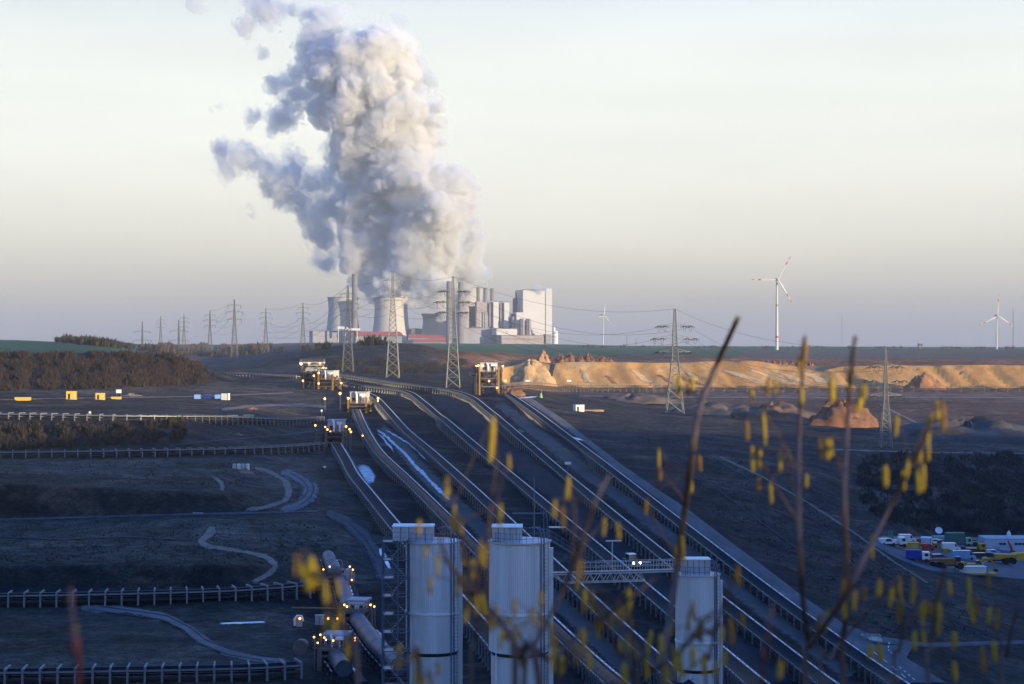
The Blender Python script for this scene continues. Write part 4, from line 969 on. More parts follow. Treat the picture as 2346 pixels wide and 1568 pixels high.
    b.build('machinery', M_DARK, t); g2.build('pipework', M_MACH, t)
    dr = MB(); dr.lathe([(.3, -w_ * .42), (1.1, -w_ * .42), (1.1, w_ * .42), (.3, w_ * .42)], 16, M=Matrix.Translation((0, -.4, max(1.6, c0 * .62))) @ Matrix.Rotation(PI / 2, 4, 'Y')); dr.build('drive_drum', M_DARK, t, True)
    if dark_mass:
        b = MB()
        b.loft([[(-w_ * 1.0, 1, -.4), (-w_ * .45, 1, -.4), (-w_ * .45, 1, c1 * .75), (-w_ * .8, 1, c1 * .7)], [(-w_ * .95, d_ * .9, -.4), (-w_ * .45, d_ * .9, -.4), (-w_ * .45, d_ * .9, c1 * .95), (-w_ * .75, d_ * .9, c1 * .9)]])
        b.b2(-w_ * 1.1, -w_ * .5, .5, d_ * .7, c0 * .8, c0 * .86); b.build('transfer_chute', M_DARK, t)
        railing(MB(), -w_ * 1.1, -w_ * .5, .5, d_ * .7, c0 * .86, 4).build('side_railing', M_MACH, t)
    if boom:
        b = MB(); y0 = d_
        for s in (-1, 1):
            b.bar((s * w_ * .3, y0 - 1, c0 * .9), (s * w_ * .3, y0 + 16, c0 * .35), .22); b.bar((s * w_ * .3, y0 - 1, c0 * .9 + 1.6), (s * w_ * .3, y0 + 16, c0 * .35 + 1.2), .18)
            for i in range(7): f = i / 7; b.bar((s * w_ * .3, y0 - 1 + 17 * f, c0 * (.9 - .55 * f)), (s * w_ * .3, y0 - 1 + 17 * (f + .14), c0 * (.9 - .55 * (f + .14)) + 1.5), .1)
        b.build('feed_boom', M_DARK, t)
    for q in lamps: lamp(t, q[0], q[1], D + (q[2] if len(q) > 2 else -3), lampr * .7 * (q[3] if len(q) > 3 else 1), q[4] if len(q) > 4 else False, post=abs(q[0] - pxc) > wpx * .62)
    return t
station('cream drive station with yellow columns, head of the rusty conveyor', 820.5, 943, 898, 925, 38, D_at(820, 945), rz=-.12, lampr=.6, lamps=[(744, 914, -1), (779, 902, -1, 1.2), (798, 913, -4), (866, 913, -4), (866, 919, -4, .6), (782, 878, 8, .8)])
station('cream cabin drive station, head of the short dark conveyor', 768.5, 1022, 962, 990, 36, D_at(768, 1026), rz=-.05, yellow=False, lampr=.42, lamps=[(722.5, 975, -1), (745, 978.5, -1, .8), (750, 984.5, -2), (757, 989, -2, .7), (793, 977.5, -4), (801, 984, -4), (804, 990, -4), (831, 998.5, -4, .8), (764.5, 1041, -3), (805, 1041, -3)])
station('grey white drive station standing right of a smaller dark one, far up the conveyors', 749, 888, 849, 870, 32, D_at(742, 893), rz=-.3, lampr=.7, lamps=[(730, 855, -4), (719, 861.5, -3), (694, 873, -2), (730, 879, -3, .9)])
station('lone drive station with white pipes at the left end of the sand bank', 1120, 904, 831, 852, 40, D_at(1118, 905), rz=.1, lampr=.65, lamps=[(1091.5, 839, -2, .8), (1096, 838, -2), (1105, 839, -4), (1152, 839.5, -4), (1120.5, 873.5, -4), (1158, 873, -3), (1139, 889, -4), (1057.5, 906, -8, .8)])
t = station('dark far drive station with a flat overhead gantry and lit lamps', 712, 884, 845, 856, 26, D_at(712, 889), rz=-.2, duct=False, lampr=.7, lamps=[(708, 832.5, -3), (733, 832.5, -3), (689.5, 834, -3, 1.2, True), (740.5, 843, -3, .8)])
Dq = t.location.y; k = Dq / F; zb = t.location.z
b = MB(); q = lambda px: (px - 712) * k; z_ = lambda py: (HY - py) * k - zb
b.b2(q(684), q(742), 0, 3, z_(833), z_(829.5)); b.b2(q(700), q(745), 1, 4, z_(846), z_(842)); b.b2(q(704), q(738), .5, 3.5, z_(838.5), z_(835.5)); b.build('gantry_deck', M_CAB, t)
b = MB()
for x_ in (690, 706, 724, 740): b.b2(q(x_) - .3, q(x_) + .3, 1, 2, z_(868), z_(833))
b.build('gantry_post', M_MACH, t)
railing(MB(), q(686), q(742), 0, 3, z_(829.5), 10, 1.4, .09).build('gantry_railing', M_MACH, t)
# stations at the lower left, around the tube conveyors
t = station('white cabin drive station on a tall frame, standing over the tube conveyor', 817, 1438, 1374, 1399, 40, D_at(812, 1445), rz=-.18, yellow=False, duct=False, boom=False, dark_mass=False, cabm=M_WHITE, lampr=.20, lamps=[(789, 1386, -3), (795, 1390, -3.2, 1.1), (849, 1386, -2), (857.5, 1390, -2), (784.5, 1409.5, -1), (773, 1417.5, -1)])
w_ = 40 * D_at(812, 1445) / F
MB().b2(-w_ * .95, -w_ * .8, -1.4, -1.1, -1, 4.4).build('yellow_ladder', M_YEL, t)
t = station('grey drive station with white ducts, lowest of the group at the bottom left', 767, 1525, 1453, 1483, 50, D_at(760, 1532), rz=-.1, yellow=False, boom=False, lampr=.18, lamps=[(734, 1454.5, -3), (719.5, 1460, -2), (743, 1461, -3), (747, 1466, -3, .8, True), (763.5, 1468, -3), (728, 1473, -2, .9), (813, 1462, -2), (813, 1467.5, -2)])
MB().b2(-6.5, 1.5, 3.5, 3.7, 7.2, 7.35).build('top_beam', M_YEL, t)
b = MB(); Dq = t.location.y
for i in range(5): b.ball((-6.2 + .5 * (i % 2), -1.0, 2.2 + .2 * i), .5, 8, 6)
b = MB(); b.lathe([(.2, -.6), (1.0, -.6), (1.0, .6), (.2, .6)], 16, M=Matrix.Translation((-4.1, -1.5, 3.0)) @ Matrix.Rotation(PI / 2, 4, 'X')); b.build('pulley', M_MACH, t, True)
t = station('small dark drive head with a grey drum and lamps, uppermost at the lower left', 766, 1345, 1305, 1318, 26, D_at(760, 1352), rz=-.1, yellow=False, duct=False, boom=False, cabm=M_DARK, lampr=.20, lamps=[(755.5, 1298.5, -2), (741, 1305, -2), (801.5, 1298.5, -2), (808.5, 1305.5, -2), (806, 1329, -2)])
MB().lathe([(.2, -1.0), (.95, -1.0), (.95, 1.0), (.2, 1.0)], 18, M=Matrix.Translation((0.3, -1.5, 3.3)) @ Matrix.Rotation(PI / 2, 4, 'Y')).build('head_drum', M_MACH, t, True)
b = MB(); b.b2(1.9, 3.4, -1, .4, 1.5, 3.4); b.b2(2.0, 3.3, -.9, .3, 3.4, 3.7); b.build('motor_box', M_CAB, t)
MB().tube([(-1.6, 1, 4.2), (-1.5, 1, 4.9), (-.2, 1, 5.2), (1.1, 1, 4.9), (1.2, 1, 4.2)], .1, 6).build('hoop', M_POST, t)
def smallbox(name, label, cat, px0, px1, py0, py1, D=None, m=None, roofm=None, rz=0, depth=None, group=None, base=0):
    D = D or D_at((px0 + px1) / 2, py1); k = D / F; w_ = (px1 - px0) * k; h_ = (py1 - py0) * k; d_ = depth or w_ * .7
    x = ((px0 + px1) / 2 - CX) * k; z = zat(x, D + .2)
    t = thing(name, label, cat, (x, D, z), rz, group)
    body = MB().b2(-w_ / 2, w_ / 2, 0, d_, base - .15, h_ - h_ * .06).build('walls', m, t)
    MB().b2(-w_ / 2 - .06, w_ / 2 + .06, -.06, d_ + .06, h_ - h_ * .06, h_).build('roof', roofm or m, t)
    return t, w_, h_, d_
t, w_, h_, d_ = smallbox('filter_unit', 'small white filter unit with a rounded hood, farthest left of the lamp lit stations', 'filter unit', 679, 692, 1405, 1428, D_at(686, 1436), M_CAB)
MB().tube([(-w_ * .7, -.3, .2), (-w_ * .75, -.3, h_ * .8), (-w_ * .3, -.3, h_ * 1.12), (w_ * .5, -.3, h_ * 1.1), (w_ * .75, -.3, h_ * .6)], w_ * .2, 8).build('hood_pipe', M_WHITE, t, True)
lamp(t, 687, 1417.5, t.location.y - 1.0, .18)
t, w_, h_, d_ = smallbox('switch_cabinet', 'plain cream switch cabinet behind the lowest drive station', 'cabinet', 722, 742, 1403, 1425, D_at(732, 1432), M_CAB, M_CABR)
MB().prism([(-.02, .1), (.02, .1), (.02, h_ * .9), (-.02, h_ * .9)], -.05, 0).build('door_gap', M_DARK, t); lamp(t, 752, 1417.5, t.location.y - .5, .18)

# ------------------------------------------------------------------ silos
M_SILO = mat('ribbed_silver', (.66, .63, .59), .33, .3, scale=.45, stretch=(2.6, 2.6, .10), detail=9, col2=(.84, .85, .86))
M_SILO2 = mat('silo_trim', (.50, .51, .53), .4, .3, var=.12, scale=.6)
M_PIPE = mat('painted_pipe', (.10, .14, .20), .4, .4, var=.2, scale=1)
def silo(label, pxc, wpx, ytop, D, yband, ystep, house, rz=0):
    k = D / F; r = wpx * k / 2; x = (pxc - CX) * k; zt = (HY - ytop) * k; zg = zat(x, D) - .5
    t = thing('silo', label, 'silo', (x, D, zg), rz, 'ribbed steel silos')
    H = zt - zg; zs = (HY - ystep) * k - zg; zb = (HY - yband) * k - zg
    def ribbed(r_, z0, z1, n=88):
        vs = []; m_ = MB(); c = []
        for i in range(n * 2): a = PI * i / n; rr = r_ * (1 if i % 2 else .985); c.append((rr * math.cos(a), rr * math.sin(a)))
        return m_.loft([[(p, q, z0) for p, q in c], [(p, q, z1) for p, q in c]])
    ribbed(r, zs, zb).add(*(lambda m_: (m_.v, m_.f))(ribbed(r, zb + .01, H))).build('shell', M_SILO, t)
    MB().lathe([(r * 1.0, zb - .1), (r * 1.03, zb - .1), (r * 1.03, zb + .14), (r * 1.0, zb + .14)], 64).build('band', M_WHITE, t, True)
    MB().lathe([(r * .9, zs - .35), (r * .9, zs), (r * 1.015, zs), (r * 1.015, zs + .12), (r * .9, zs + .12)], 64).build('step_ring', M_DARK, t)
    ribbed(r * .925, -.5, zs - .3).build('lower_shell', M_SILO, t)
    MB().lathe([(r * 1.02, H - .06), (r * 1.04, H - .06), (r * 1.04, H + .1), (.1, H + .45)], 64).build('roof', M_SILO2, t)
    a, b_, hy = house; hw0, hw1 = (a - pxc) * k, (b_ - pxc) * k; hh = (ytop - hy) * k
    hs = MB().b2(hw0, hw1, -r * .55, r * .35, H + .2, H + hh - .12).build('roof_housing', M_SILO2, t)
    MB().b2(hw0 - .08, hw1 + .08, -r * .6, r * .4, H + hh - .12, H + hh).build('housing_roof', M_WHITE, hs)
    b = MB()
    for i in range(1, 5): xx = hw0 + (hw1 - hw0) * i / 5; b.b2(xx - .03, xx + .03, -r * .55 - .05, -r * .55, H + .2, H + hh - .12)
    b.build('panel_joint', M_PIPE, hs)
    rl = MB(); n = 28
    for i in range(n):
        a0, a1 = 2 * PI * i / n, 2 * PI * (i + 1) / n
        p = lambda a_, z: (r * .99 * math.cos(a_), r * .99 * math.sin(a_), z)
        rl.bar(p(a0, H), p(a0, H + 1.1), .03)
        for z in (.55, 1.1): rl.bar(p(a0, H + z), p(a1, H + z), .03)
    rl.build('guard_rail', M_PIPE, t)
    for j, (f, off) in enumerate(((.70, .12), (.80, .12))):
        xx = r * f; yy = -math.sqrt(max(0, r * r - xx * xx)) - off
        MB().tube([(xx - 1.3, yy + 1.2, H + hh * .9), (xx - .5, yy + .5, H + hh * .95), (xx - .1, yy + .1, H + hh * .8), (xx, yy, H + hh * .45), (xx, yy, 0)], .075, 8).build('fill_pipe', M_PIPE, t, True)
    lad = MB(); xx = -r * .55; yy = -math.sqrt(r * r - xx * xx) - .15
    return t, r, H, hh, k
S1 = silo('silver ribbed silo at the left, beside the dark lattice stair tower', 992, 124, 1240, 196, 1400, 1490, (902, 994, 1202))
S2 = silo('silver ribbed silo in the middle, widest of the three', 1190, 140, 1240, 188, 1401, 1491, (1128, 1196, 1203))
S3 = silo('silver ribbed silo at the right, lowest and narrowest of the three', 1598, 101, 1316, 207, 1467, 1530, (1560, 1624, 1278))
for (S_, dx) in ((S1, 1.0), (S2, 1.0), (S3, 1.0)):
    t, r, H, hh, k = S_
    # flat cable duct on the right flank and a small ladder with cage
    b = MB(); b.b2(r * .93, r * 1.1, -r * .35, -r * .2, 0, H - .6); b.build('cable_duct', M_SILO, t)
    l = MB(); xx, yy = r * .86, -r * .62
    for s in (-.22, .22): l.bar((xx + s, yy, .2), (xx + s, yy, H + 1.2), .03)
    for i in range(int(H / .4)): l.bar((xx - .22, yy, i * .4), (xx + .22, yy, i * .4), .02)
    l.build('ladder', M_PIPE, t)
    l = MB(); l.b2(-r * .78, -r * .74, -r * .68, -r * .64, 0, H * .62); l.build('drain_pipe', M_WHITE, t)
# pole on the middle silo
t = thing('antenna_pole', 'thin upright pole with a short crossbar behind the middle silo', 'pole', P(1224, 1238, 190.6))
k = 190.6 / F; b = MB(); b.bar((0, 0, -1), (0, 0, 143 * k), .07, 6, .04); b.build('pole', M_POST, t)
b = MB(); b.b2(-2.4, 1.5, -.06, .06, 2.85, 3.0); b.b2(1.35, 1.5, -.06, .06, -.6, 3.0); b.b2(1.0, 1.1, -.06, .06, -.6, 2.85); b.build('crossbar', M_PIPE, t)
MB().b2(1.6, 3.4, -.15, .15, 1.35, 1.5).build('light_bar', M_WHITE, t)
# bridge from the middle to the right silo
k = 208 / F; A = P(1262, 1313, 200); B_ = P(1550, 1313, 203); L = (B_ - A).length
t = thing('walkway_bridge', 'blue grey truss footbridge between the middle and the right silo', 'footbridge', A, math.atan2((B_ - A).y, (B_ - A).x))
MB().b2(0, L, -.6, .6, -.12, .06).build('deck', M_PIPE, t)
railing(MB(), 3.2, L, -.6, .6, .06, 18, 1.1, .04).build('railing', M_SILO2, t)
b = MB()
for y in (-.55, .55):
    b.bar((0, y, -.12), (L, y, -.12), .1); b.bar((1.5, y, -1.15), (L * .74, y, -1.15), .07); b.bar((0, y, -.15), (1.5, y, -1.15), .07); b.bar((L * .74, y, -1.15), (L * .66, y, -.2), .07)
    for i in range(8):
        x0 = 1.5 + i * (L * .74 - 1.5) / 8; x1 = 1.5 + (i + .5) * (L * .74 - 1.5) / 8; x2 = 1.5 + (i + 1) * (L * .74 - 1.5) / 8
        b.bar((x0, y, -1.15), (x1, y, -.15), .05); b.bar((x1, y, -.15), (x2, y, -1.15), .05)
b.build('truss', M_SILO2, t)
a = Vector((0, 0, (1313 - 1238) * 200 / F)); e = Vector((5.6, 0, .3)); b = MB()
for y in (-.45, .45):
    b.bar(a + Vector((0, y, 0)), e + Vector((0, y, 0)), .09)
    for z in (.55, 1.05): b.bar(a + Vector((0, y, z)), e + Vector((0, y, z)), .04)
    for i in range(9): q = a.lerp(e, i / 8) + Vector((0, y, 0)); b.bar(q, q + Vector((0, 0, 1.05)), .035)
for i in range(22): q = a.lerp(e, i / 21); b.box(q, (.3, .9, .05))
b.build('stairs', M_PIPE, t)
b = MB(); b.b2(7.1, 7.2, -.5, -.4, .06, 3.6); b.b2(6.4, 8.2, -.6, -.3, 3.5, 3.62); b.build('lamp_post', M_SILO2, t)
# stair tower left of the first silo
k = 194 / F; x0, x1 = (879 - CX) * k, (936 - CX) * k; zt = (HY - 1238) * k; zg = zat(x0, 194) - .5; H = zt - zg
t = thing('stair_tower', 'dark blue steel lattice stair tower at the left flank of the left silo', 'stair tower', (x0, 193, zg)); w_ = x1 - x0
for (x_, y) in ((0, -1), (w_ * .62, -1.2), (w_, -1), (0, 1.4), (w_, 1.4)): MB().b2(x_ - .08, x_ + .08, y - .08, y + .08, 0, H + .2).build('post', M_PIPE, t)
b = MB(); fl = []
for i in range(11):
    z = H - i * 2.0
    if z < 0: break
    fl.append(z)
    for y in (-1, 1.4): b.bar((0, y, z), (w_, y, z), .07)
    for x_ in (0, w_): b.bar((x_, -1, z), (x_, 1.4, z), .06)
    for zz in (.55, 1.1):
        b.bar((0, -1, z + zz), (w_, -1, z + zz), .03)
    if z > 2: b.bar((0, -1, z - 2) if i % 2 else (w_ * .62, -1, z - 2), (w_ * .62, -1, z) if i % 2 else (0, -1, z), .05)
b.build('braces', M_PIPE, t)
for z in fl: MB().b2(0, w_ * .4, -1, 1.4, z - .04, z).build('landing', M_PIPE, t)
b = MB()
for i, z in enumerate(fl[:-1]):
    y = -.5 if i % 2 else .8
    p0, p1 = Vector((w_ * .3, y, z - 2)), Vector((w_ * .95, y, z))
    if i % 2: p0.x, p1.x = p1.x, p0.x
    for s in (-.35, .35): b.bar(p0 + Vector((0, s, 0)), p1 + Vector((0, s, 0)), .06)
    for j in range(9): b.box(p0.lerp(p1, j / 8), (.26, .7, .04))
b.build('stair_flight', M_PIPE, t)
# ------------------------------------------------------------------ roads, tracks, snow, dirt heaps
def resample(pl, n):
    seg = [math.dist(a, b) for a, b in zip(pl, pl[1:])]; T = sum(seg); out_ = []
    for i in range(n):
        d = T * i / (n - 1); j = 0
        while j < len(seg) - 1 and d > seg[j]: d -= seg[j]; j += 1
        f = d / seg[j] if seg[j] else 0
        out_.append((pl[j][0] + (pl[j + 1][0] - pl[j][0]) * f, pl[j][1] + (pl[j + 1][1] - pl[j][1]) * f))
    return out_
def strip(name, label, left, right, m, lift=.12, n=None, nc=7, kind='structure', rough=0):
    n = n or max(6, int(sum(math.dist(a, b) for a, b in zip(left, left[1:])) / 7))
    A, B = resample(left, n), resample(right, n); vs = []
    for i, (a, b) in enumerate(zip(A, B)):
        for j in range(nc):
            f = j / (nc - 1); e = 0
            x = a[0] + (b[0] - a[0]) * f; y = a[1] + (b[1] - a[1]) * f
            if rough and j in (0, nc - 1):
                x += rough * noise.noise(Vector((x * .13, y * .13, 4))); y += rough * .5 * noise.noise(Vector((x * .11, y * .15, 8)))
            p = at(x, y); vs.append(p + Vector((0, 0, lift * (1 if 0 < j < nc - 1 else .35))))
    fs = [(i * nc + j, i * nc + j + 1, (i + 1) * nc + j + 1, (i + 1) * nc + j) for i in range(n - 1) for j in range(nc - 1)]
    o = MB().add(vs, fs).build(name, m, smooth=True)
    ca = o.data.color_attributes.new('edge', 'FLOAT_COLOR', 'POINT')      # how far a point lies from the border of the patch
    for i in range(n):
        for j in range(nc):
            e = min(j, nc - 1 - j) / ((nc - 1) / 2); e = min(e, min(i, n - 1 - i) / 3.0) if rough else 1
            ca.data[i * nc + j].color = (e, e, e, 1)
    o['kind'] = kind; o['label'] = label
    return o
def line(name, label, pl, wpx, m, lift=.12, nc=4, rough=2, taper=True):
    L, Rr = [], []
    pl = resample(pl, max(4, int(sum(math.dist(a, b) for a, b in zip(pl, pl[1:])) / 10)))
    for i, (x, y) in enumerate(pl):
        a, b = pl[max(i - 1, 0)], pl[min(i + 1, len(pl) - 1)]; d = math.dist(a, b) or 1
        wv = wpx * (.6 + .6 * abs(noise.noise(Vector((x * .02, y * .02, 2))))) if rough else wpx
        if taper and i in (0, len(pl) - 1): wv *= .3
        nx, ny = -(b[1] - a[1]) / d, (b[0] - a[0]) / d
        L.append((x + nx * wv, y + ny * wv * .55 if abs(nx) < .8 else y + ny * wv)); Rr.append((x - nx * wv, y - ny * wv * .55 if abs(nx) < .8 else y - ny * wv))
    return strip(name, label, L, Rr, m, lift, nc=nc, rough=rough)
def ragged(m, scale=.9, amp=.85):
    # worn border: the sheet breaks up into crumbs towards its edge
    n = m.node_tree; b = n.nodes['Principled BSDF']; a = n.nodes.new('ShaderNodeAttribute'); a.attribute_name = 'edge'
    t = n.nodes.new('ShaderNodeTexCoord'); z = n.nodes.new('ShaderNodeTexNoise'); z.inputs['Scale'].default_value = scale; z.inputs['Detail'].default_value = 6; z.inputs['Roughness'].default_value = .7
    n.links.new(t.outputs['Object'], z.inputs['Vector'])
    q = n.nodes.new('ShaderNodeMapRange'); q.inputs['From Min'].default_value = .3; q.inputs['From Max'].default_value = .7; q.inputs['To Min'].default_value = -amp; q.inputs['To Max'].default_value = amp * .6; q.clamp = False
    n.links.new(z.outputs[0], q.inputs[0])
    s_ = n.nodes.new('ShaderNodeMath'); s_.operation = 'MULTIPLY_ADD'; s_.inputs[1].default_value = 2.6; s_.use_clamp = True
    n.links.new(a.outputs['Fac'], s_.inputs[0]); n.links.new(q.outputs[0], s_.inputs[2]); n.links.new(s_.outputs[0], b.inputs['Alpha'])
    return m
M_CRD = mat('concrete_road', (.11, .104, .106), .95, var=.3, scale=.25, stretch=(1, .3, 1), spec=.1)
M_ASPH = mat('dark_roadway', (.020, .022, .027), .95, var=.5, scale=.35, spec=.1, detail=8, stretch=(1, .25, 1))
M_TRACK = mat('dirt_track', (.17, .125, .095), .95, var=.45, scale=.3, detail=8)
M_TRACKD = mat('coal_track', (.052, .048, .052), .95, var=.5, scale=.3, detail=8)
M_SNOW = mat('old_snow', (.22, .23, .24), .6, var=.5, scale=.5, detail=9, col2=(.80, .80, .80), bump=.6)
M_ICE = mat('ice_sheet', (.54, .55, .57), .35, var=.4, scale=.3, detail=9, col2=(.80, .83, .88))
M_TAN = mat('tan_dirt', (.24, .165, .11), .95, var=.3, scale=.4, detail=8, bump=.5)
M_REDD = mat('red_dirt', (.18, .085, .045), .95, var=.35, scale=.25, detail=8, bump=.6)
M_HEAP = mat('heap_sand', (.40, .26, .13), .95, var=.3, scale=.3, detail=8, bump=.4); M_TANH = mat('tan_heap', (.24, .165, .11), .95, var=.3, scale=.4, detail=8, bump=.5); M_SANDH = mat('pale_sand', (.47, .32, .16), .95, var=.14, scale=.3, detail=8, bump=.4)
for m_q in (M_TRACK, M_TRACKD, M_SNOW, M_ICE, M_TAN): ragged(m_q)
ragged(M_SANDH, .12, 1.3)
strip('concrete_road', 'pale concrete road along the rightmost conveyor', [(1184, 906), (1260, 956), (1357, 1028), (1392, 1060), (1498, 1137), (1583, 1207), (1657, 1262), (1769, 1349), (1861, 1416), (1953, 1482), (2030, 1535), (2066, 1566)],
      [(1214, 910), (1292, 962), (1376, 1028), (1420, 1062), (1492, 1112), (1575, 1167), (1652, 1226), (1752, 1300), (1846, 1372), (1930, 1428), (2010, 1482), (2164, 1566)], M_CRD, .14, nc=9)
strip('crossroad', 'asphalt road turning off to the right edge at the bottom right', [(1950, 1467), (2072, 1480), (2150, 1484), (2400, 1474)], [(1930, 1430), (2010, 1458), (2120, 1474), (2400, 1466)], M_CRD, .2)
strip('crossroad', 'curved asphalt kerb of the junction at the bottom right', [(1990, 1480), (2050, 1510), (2110, 1567)], [(2090, 1482), (2076, 1508), (2170, 1567)], M_CRD, .22)
M_MARK = mat('road_marking', (.65, .65, .63), .7, var=.15, scale=2)
for i, pl in enumerate(([(2000, 1497), (2040, 1528), (2085, 1566)], [(2037, 1476), (2034, 1492), (2046, 1504)], [(2060, 1532), (2100, 1566)])):
    for j, (a, b) in enumerate(zip(resample(pl, 9)[:-1:2], resample(pl, 9)[1::2])):
        p, q = at(*a, .32), at(*b, .32); d = (q - p).normalized(); s = Vector((-d.y, d.x, 0)) * .09
        o = MB().add([p - s, p + s, q + s, q - s], [(0, 1, 2, 3)]).build('road_marking', M_MARK); struct(o, 'short white road dash at the junction')
strip('roadway', 'wide dark roadway between the second and third conveyor from the right', [(985, 908), (1010, 935), (1050, 968), (1195, 1090), (1300, 1178), (1380, 1245), (1452, 1304), (1560, 1400), (1650, 1475), (1760, 1566)],
      [(1040, 910), (1098, 945), (1146, 985), (1270, 1094), (1345, 1150), (1415, 1212), (1510, 1290), (1625, 1385), (1722, 1460), (1850, 1566)], M_ASPH, .12, nc=9)
strip('track', 'brownish service track between the two rightmost conveyors', [(1130, 930), (1190, 985), (1310, 1085), (1400, 1150), (1480, 1215), (1580, 1295), (1700, 1390), (1800, 1465), (1930, 1566)],
      [(1150, 915), (1225, 968), (1318, 1036), (1440, 1130), (1535, 1205), (1605, 1258), (1720, 1350), (1810, 1415), (1985, 1540)], M_TRACK if False else ragged(mat('service_track', (.060, .050, .048), .95, var=.5, scale=.2, detail=8, stretch=(1, .3, 1)), .5), .1, nc=7, rough=6)
strip('track', 'brown strip of ground between the rusty conveyor and its right neighbour', [(858, 985), (893, 1025), (940, 1085), (1000, 1150), (1060, 1205), (1130, 1275), (1290, 1425), (1420, 1560)],
      [(880, 965), (930, 1010), (990, 1070), (1050, 1130), (1110, 1185), (1215, 1290), (1340, 1400), (1470, 1530)], ragged(mat('brown_strip', (.066, .053, .048), .95, var=.4, scale=.2, detail=8, stretch=(1, .4, 1)), .5), .1, nc=7, rough=8)
for lb, pl, wv in (('long bright snow streak right of the rusty conveyor, its upper half', [(862, 984), (884, 1000), (905, 1020), (930, 1042), (948, 1066), (966, 1082), (990, 1108), (1010, 1128), (1034, 1150)], 8),
    ('short ragged snow streak just right of the rusty conveyor', [(862, 992), (880, 1006), (890, 1022), (900, 1030), (902, 1040)], 5), ('thin snow streak on the far side of the long bright one', [(880, 984), (912, 1002), (944, 1022), (968, 1046), (980, 1060)], 4)):
    line('snow_streak', lb, pl, wv, M_SNOW, .16, rough=5)
line('snow_patch', 'mottled snow patch beside the short dark conveyor', [(822, 1064), (836, 1078), (848, 1096), (852, 1112)], 24, M_SNOW, .16, nc=7, rough=12)
line('snow_patch', 'lumpy snow bank right of the covered tube conveyor', [(858, 1446), (868, 1462), (878, 1482), (890, 1500)], 15, M_SNOW, .3, nc=6, rough=7)
line('snow_streak', 'bright ice sheet lying on the concrete road', [(1302, 1002), (1322, 1006), (1342, 1014)], 6, M_ICE, .3, rough=1)
line('snow_streak', 'pale ice strip at the head of the concrete road', [(1182, 914), (1206, 912), (1235, 910)], 4, M_ICE, .3, rough=2)
line('snow_streak', 'bright puddle of ice on the coal ground at the bottom left', [(500, 1431), (550, 1429), (612, 1427)], 6, M_ICE, .2, rough=2)
line('snow_streak', 'blue ice strip beside the left silo, on the dark track', [(868, 1255), (884, 1285), (896, 1310)], 9, M_ICE, .2, rough=3)
line('snow_streak', 'bright ice strip between the middle and the right silo', [(1268, 1430), (1290, 1448), (1308, 1470)], 5, M_ICE, .25, rough=2)
for lb, pl, wv, m in (('S shaped pale dirt track, its upper bend behind the first terrace', [(575, 1072), (620, 1082), (652, 1102), (664, 1128), (652, 1150), (600, 1165), (560, 1170)], 14, M_TRACK),
    ('broad pale dirt yard beside the S shaped track', [(640, 1078), (690, 1098), (716, 1120), (706, 1142), (684, 1160), (640, 1172)], 34, ragged(mat('yard_dirt', (.125, .105, .105), .9, var=.35, scale=.3, detail=8), .5)),
    ('long pale track along the foot of the upper terrace', [(-20, 1192), (150, 1188), (300, 1183), (450, 1179), (600, 1176), (740, 1172)], 8, M_TRACKD), ('pale dirt track looping on the middle terrace', [(488, 1204), (484, 1222), (458, 1240), (470, 1252), (540, 1262), (610, 1276), (634, 1296), (618, 1316), (575, 1338)], 16, M_TRACK),
    ('wide track running down beside the left silo', [(742, 1172), (790, 1192), (826, 1222), (850, 1252), (875, 1292), (892, 1330)], 32, M_TRACKD), ('curved muddy track at the bottom left', [(180, 1392), (300, 1400), (380, 1416), (430, 1440), (462, 1468), (520, 1496), (590, 1512), (660, 1520)], 28, ragged(mat('muddy_track', (.11, .095, .095), .85, var=.4, scale=.3, detail=8), .5)),
    ('thin tan track on the upper terrace', [(478, 1090), (500, 1100), (515, 1118), (500, 1132)], 12, M_TRACK), ('pale haul road behind the green containers', [(380, 1024), (480, 1012), (600, 1002), (700, 992), (745, 985)], 4, M_TRACKD),
    ('sandy road in front of the yellow containers', [(-20, 917), (120, 914), (260, 912), (420, 910), (560, 905), (680, 900)], 4, M_TAN), ('pale gravel strip curving away from the left hill', [(560, 872), (600, 864), (640, 862), (690, 872)], 3, M_TRACKD),
    ('tan dirt apron beside the cream stations', [(500, 940), (560, 933), (640, 928), (700, 930), (755, 934)], 12, ragged(mat('apron_dirt', (.16, .11, .085), .95, var=.35, scale=.15, detail=8), .5)), ('white kerb loop on the dirt apron', [(560, 944), (600, 934), (640, 940), (660, 940)], 1.6, M_CRD),
    ('pale strip behind the shrubby slope at the right', [(1900, 1030), (2000, 1034), (2150, 1038), (2400, 1040)], 5, ragged(mat('pale_strip', (.17, .125, .105), .95, var=.3, scale=.2), .5)), ('ridge path running down to the vehicle yard', [(1640, 1044), (1740, 1090), (1850, 1152), (1960, 1224), (2050, 1290), (2130, 1340)], 6, ragged(mat('ridge_path', (.13, .105, .085), .95, var=.3, scale=.3), .5)),
    ('grey track in front of the reddish conveyor', [(1320, 908), (1600, 911), (1900, 912), (2200, 911), (2420, 912)], 5, ragged(mat('sand_track', (.22, .13, .09), .95, var=.3, scale=.08), .15, 1.3)), ('diagonal pale track behind the rightmost pylon', [(2010, 925), (2070, 955), (2130, 985), (2170, 1000)], 7, M_TRACK)):
    line('track', lb, pl, wv, m, .14, nc=5, rough=5)
M_RUT = ragged(mat('wheel_rut', (.030, .028, .030), .95, var=.4, scale=.5))
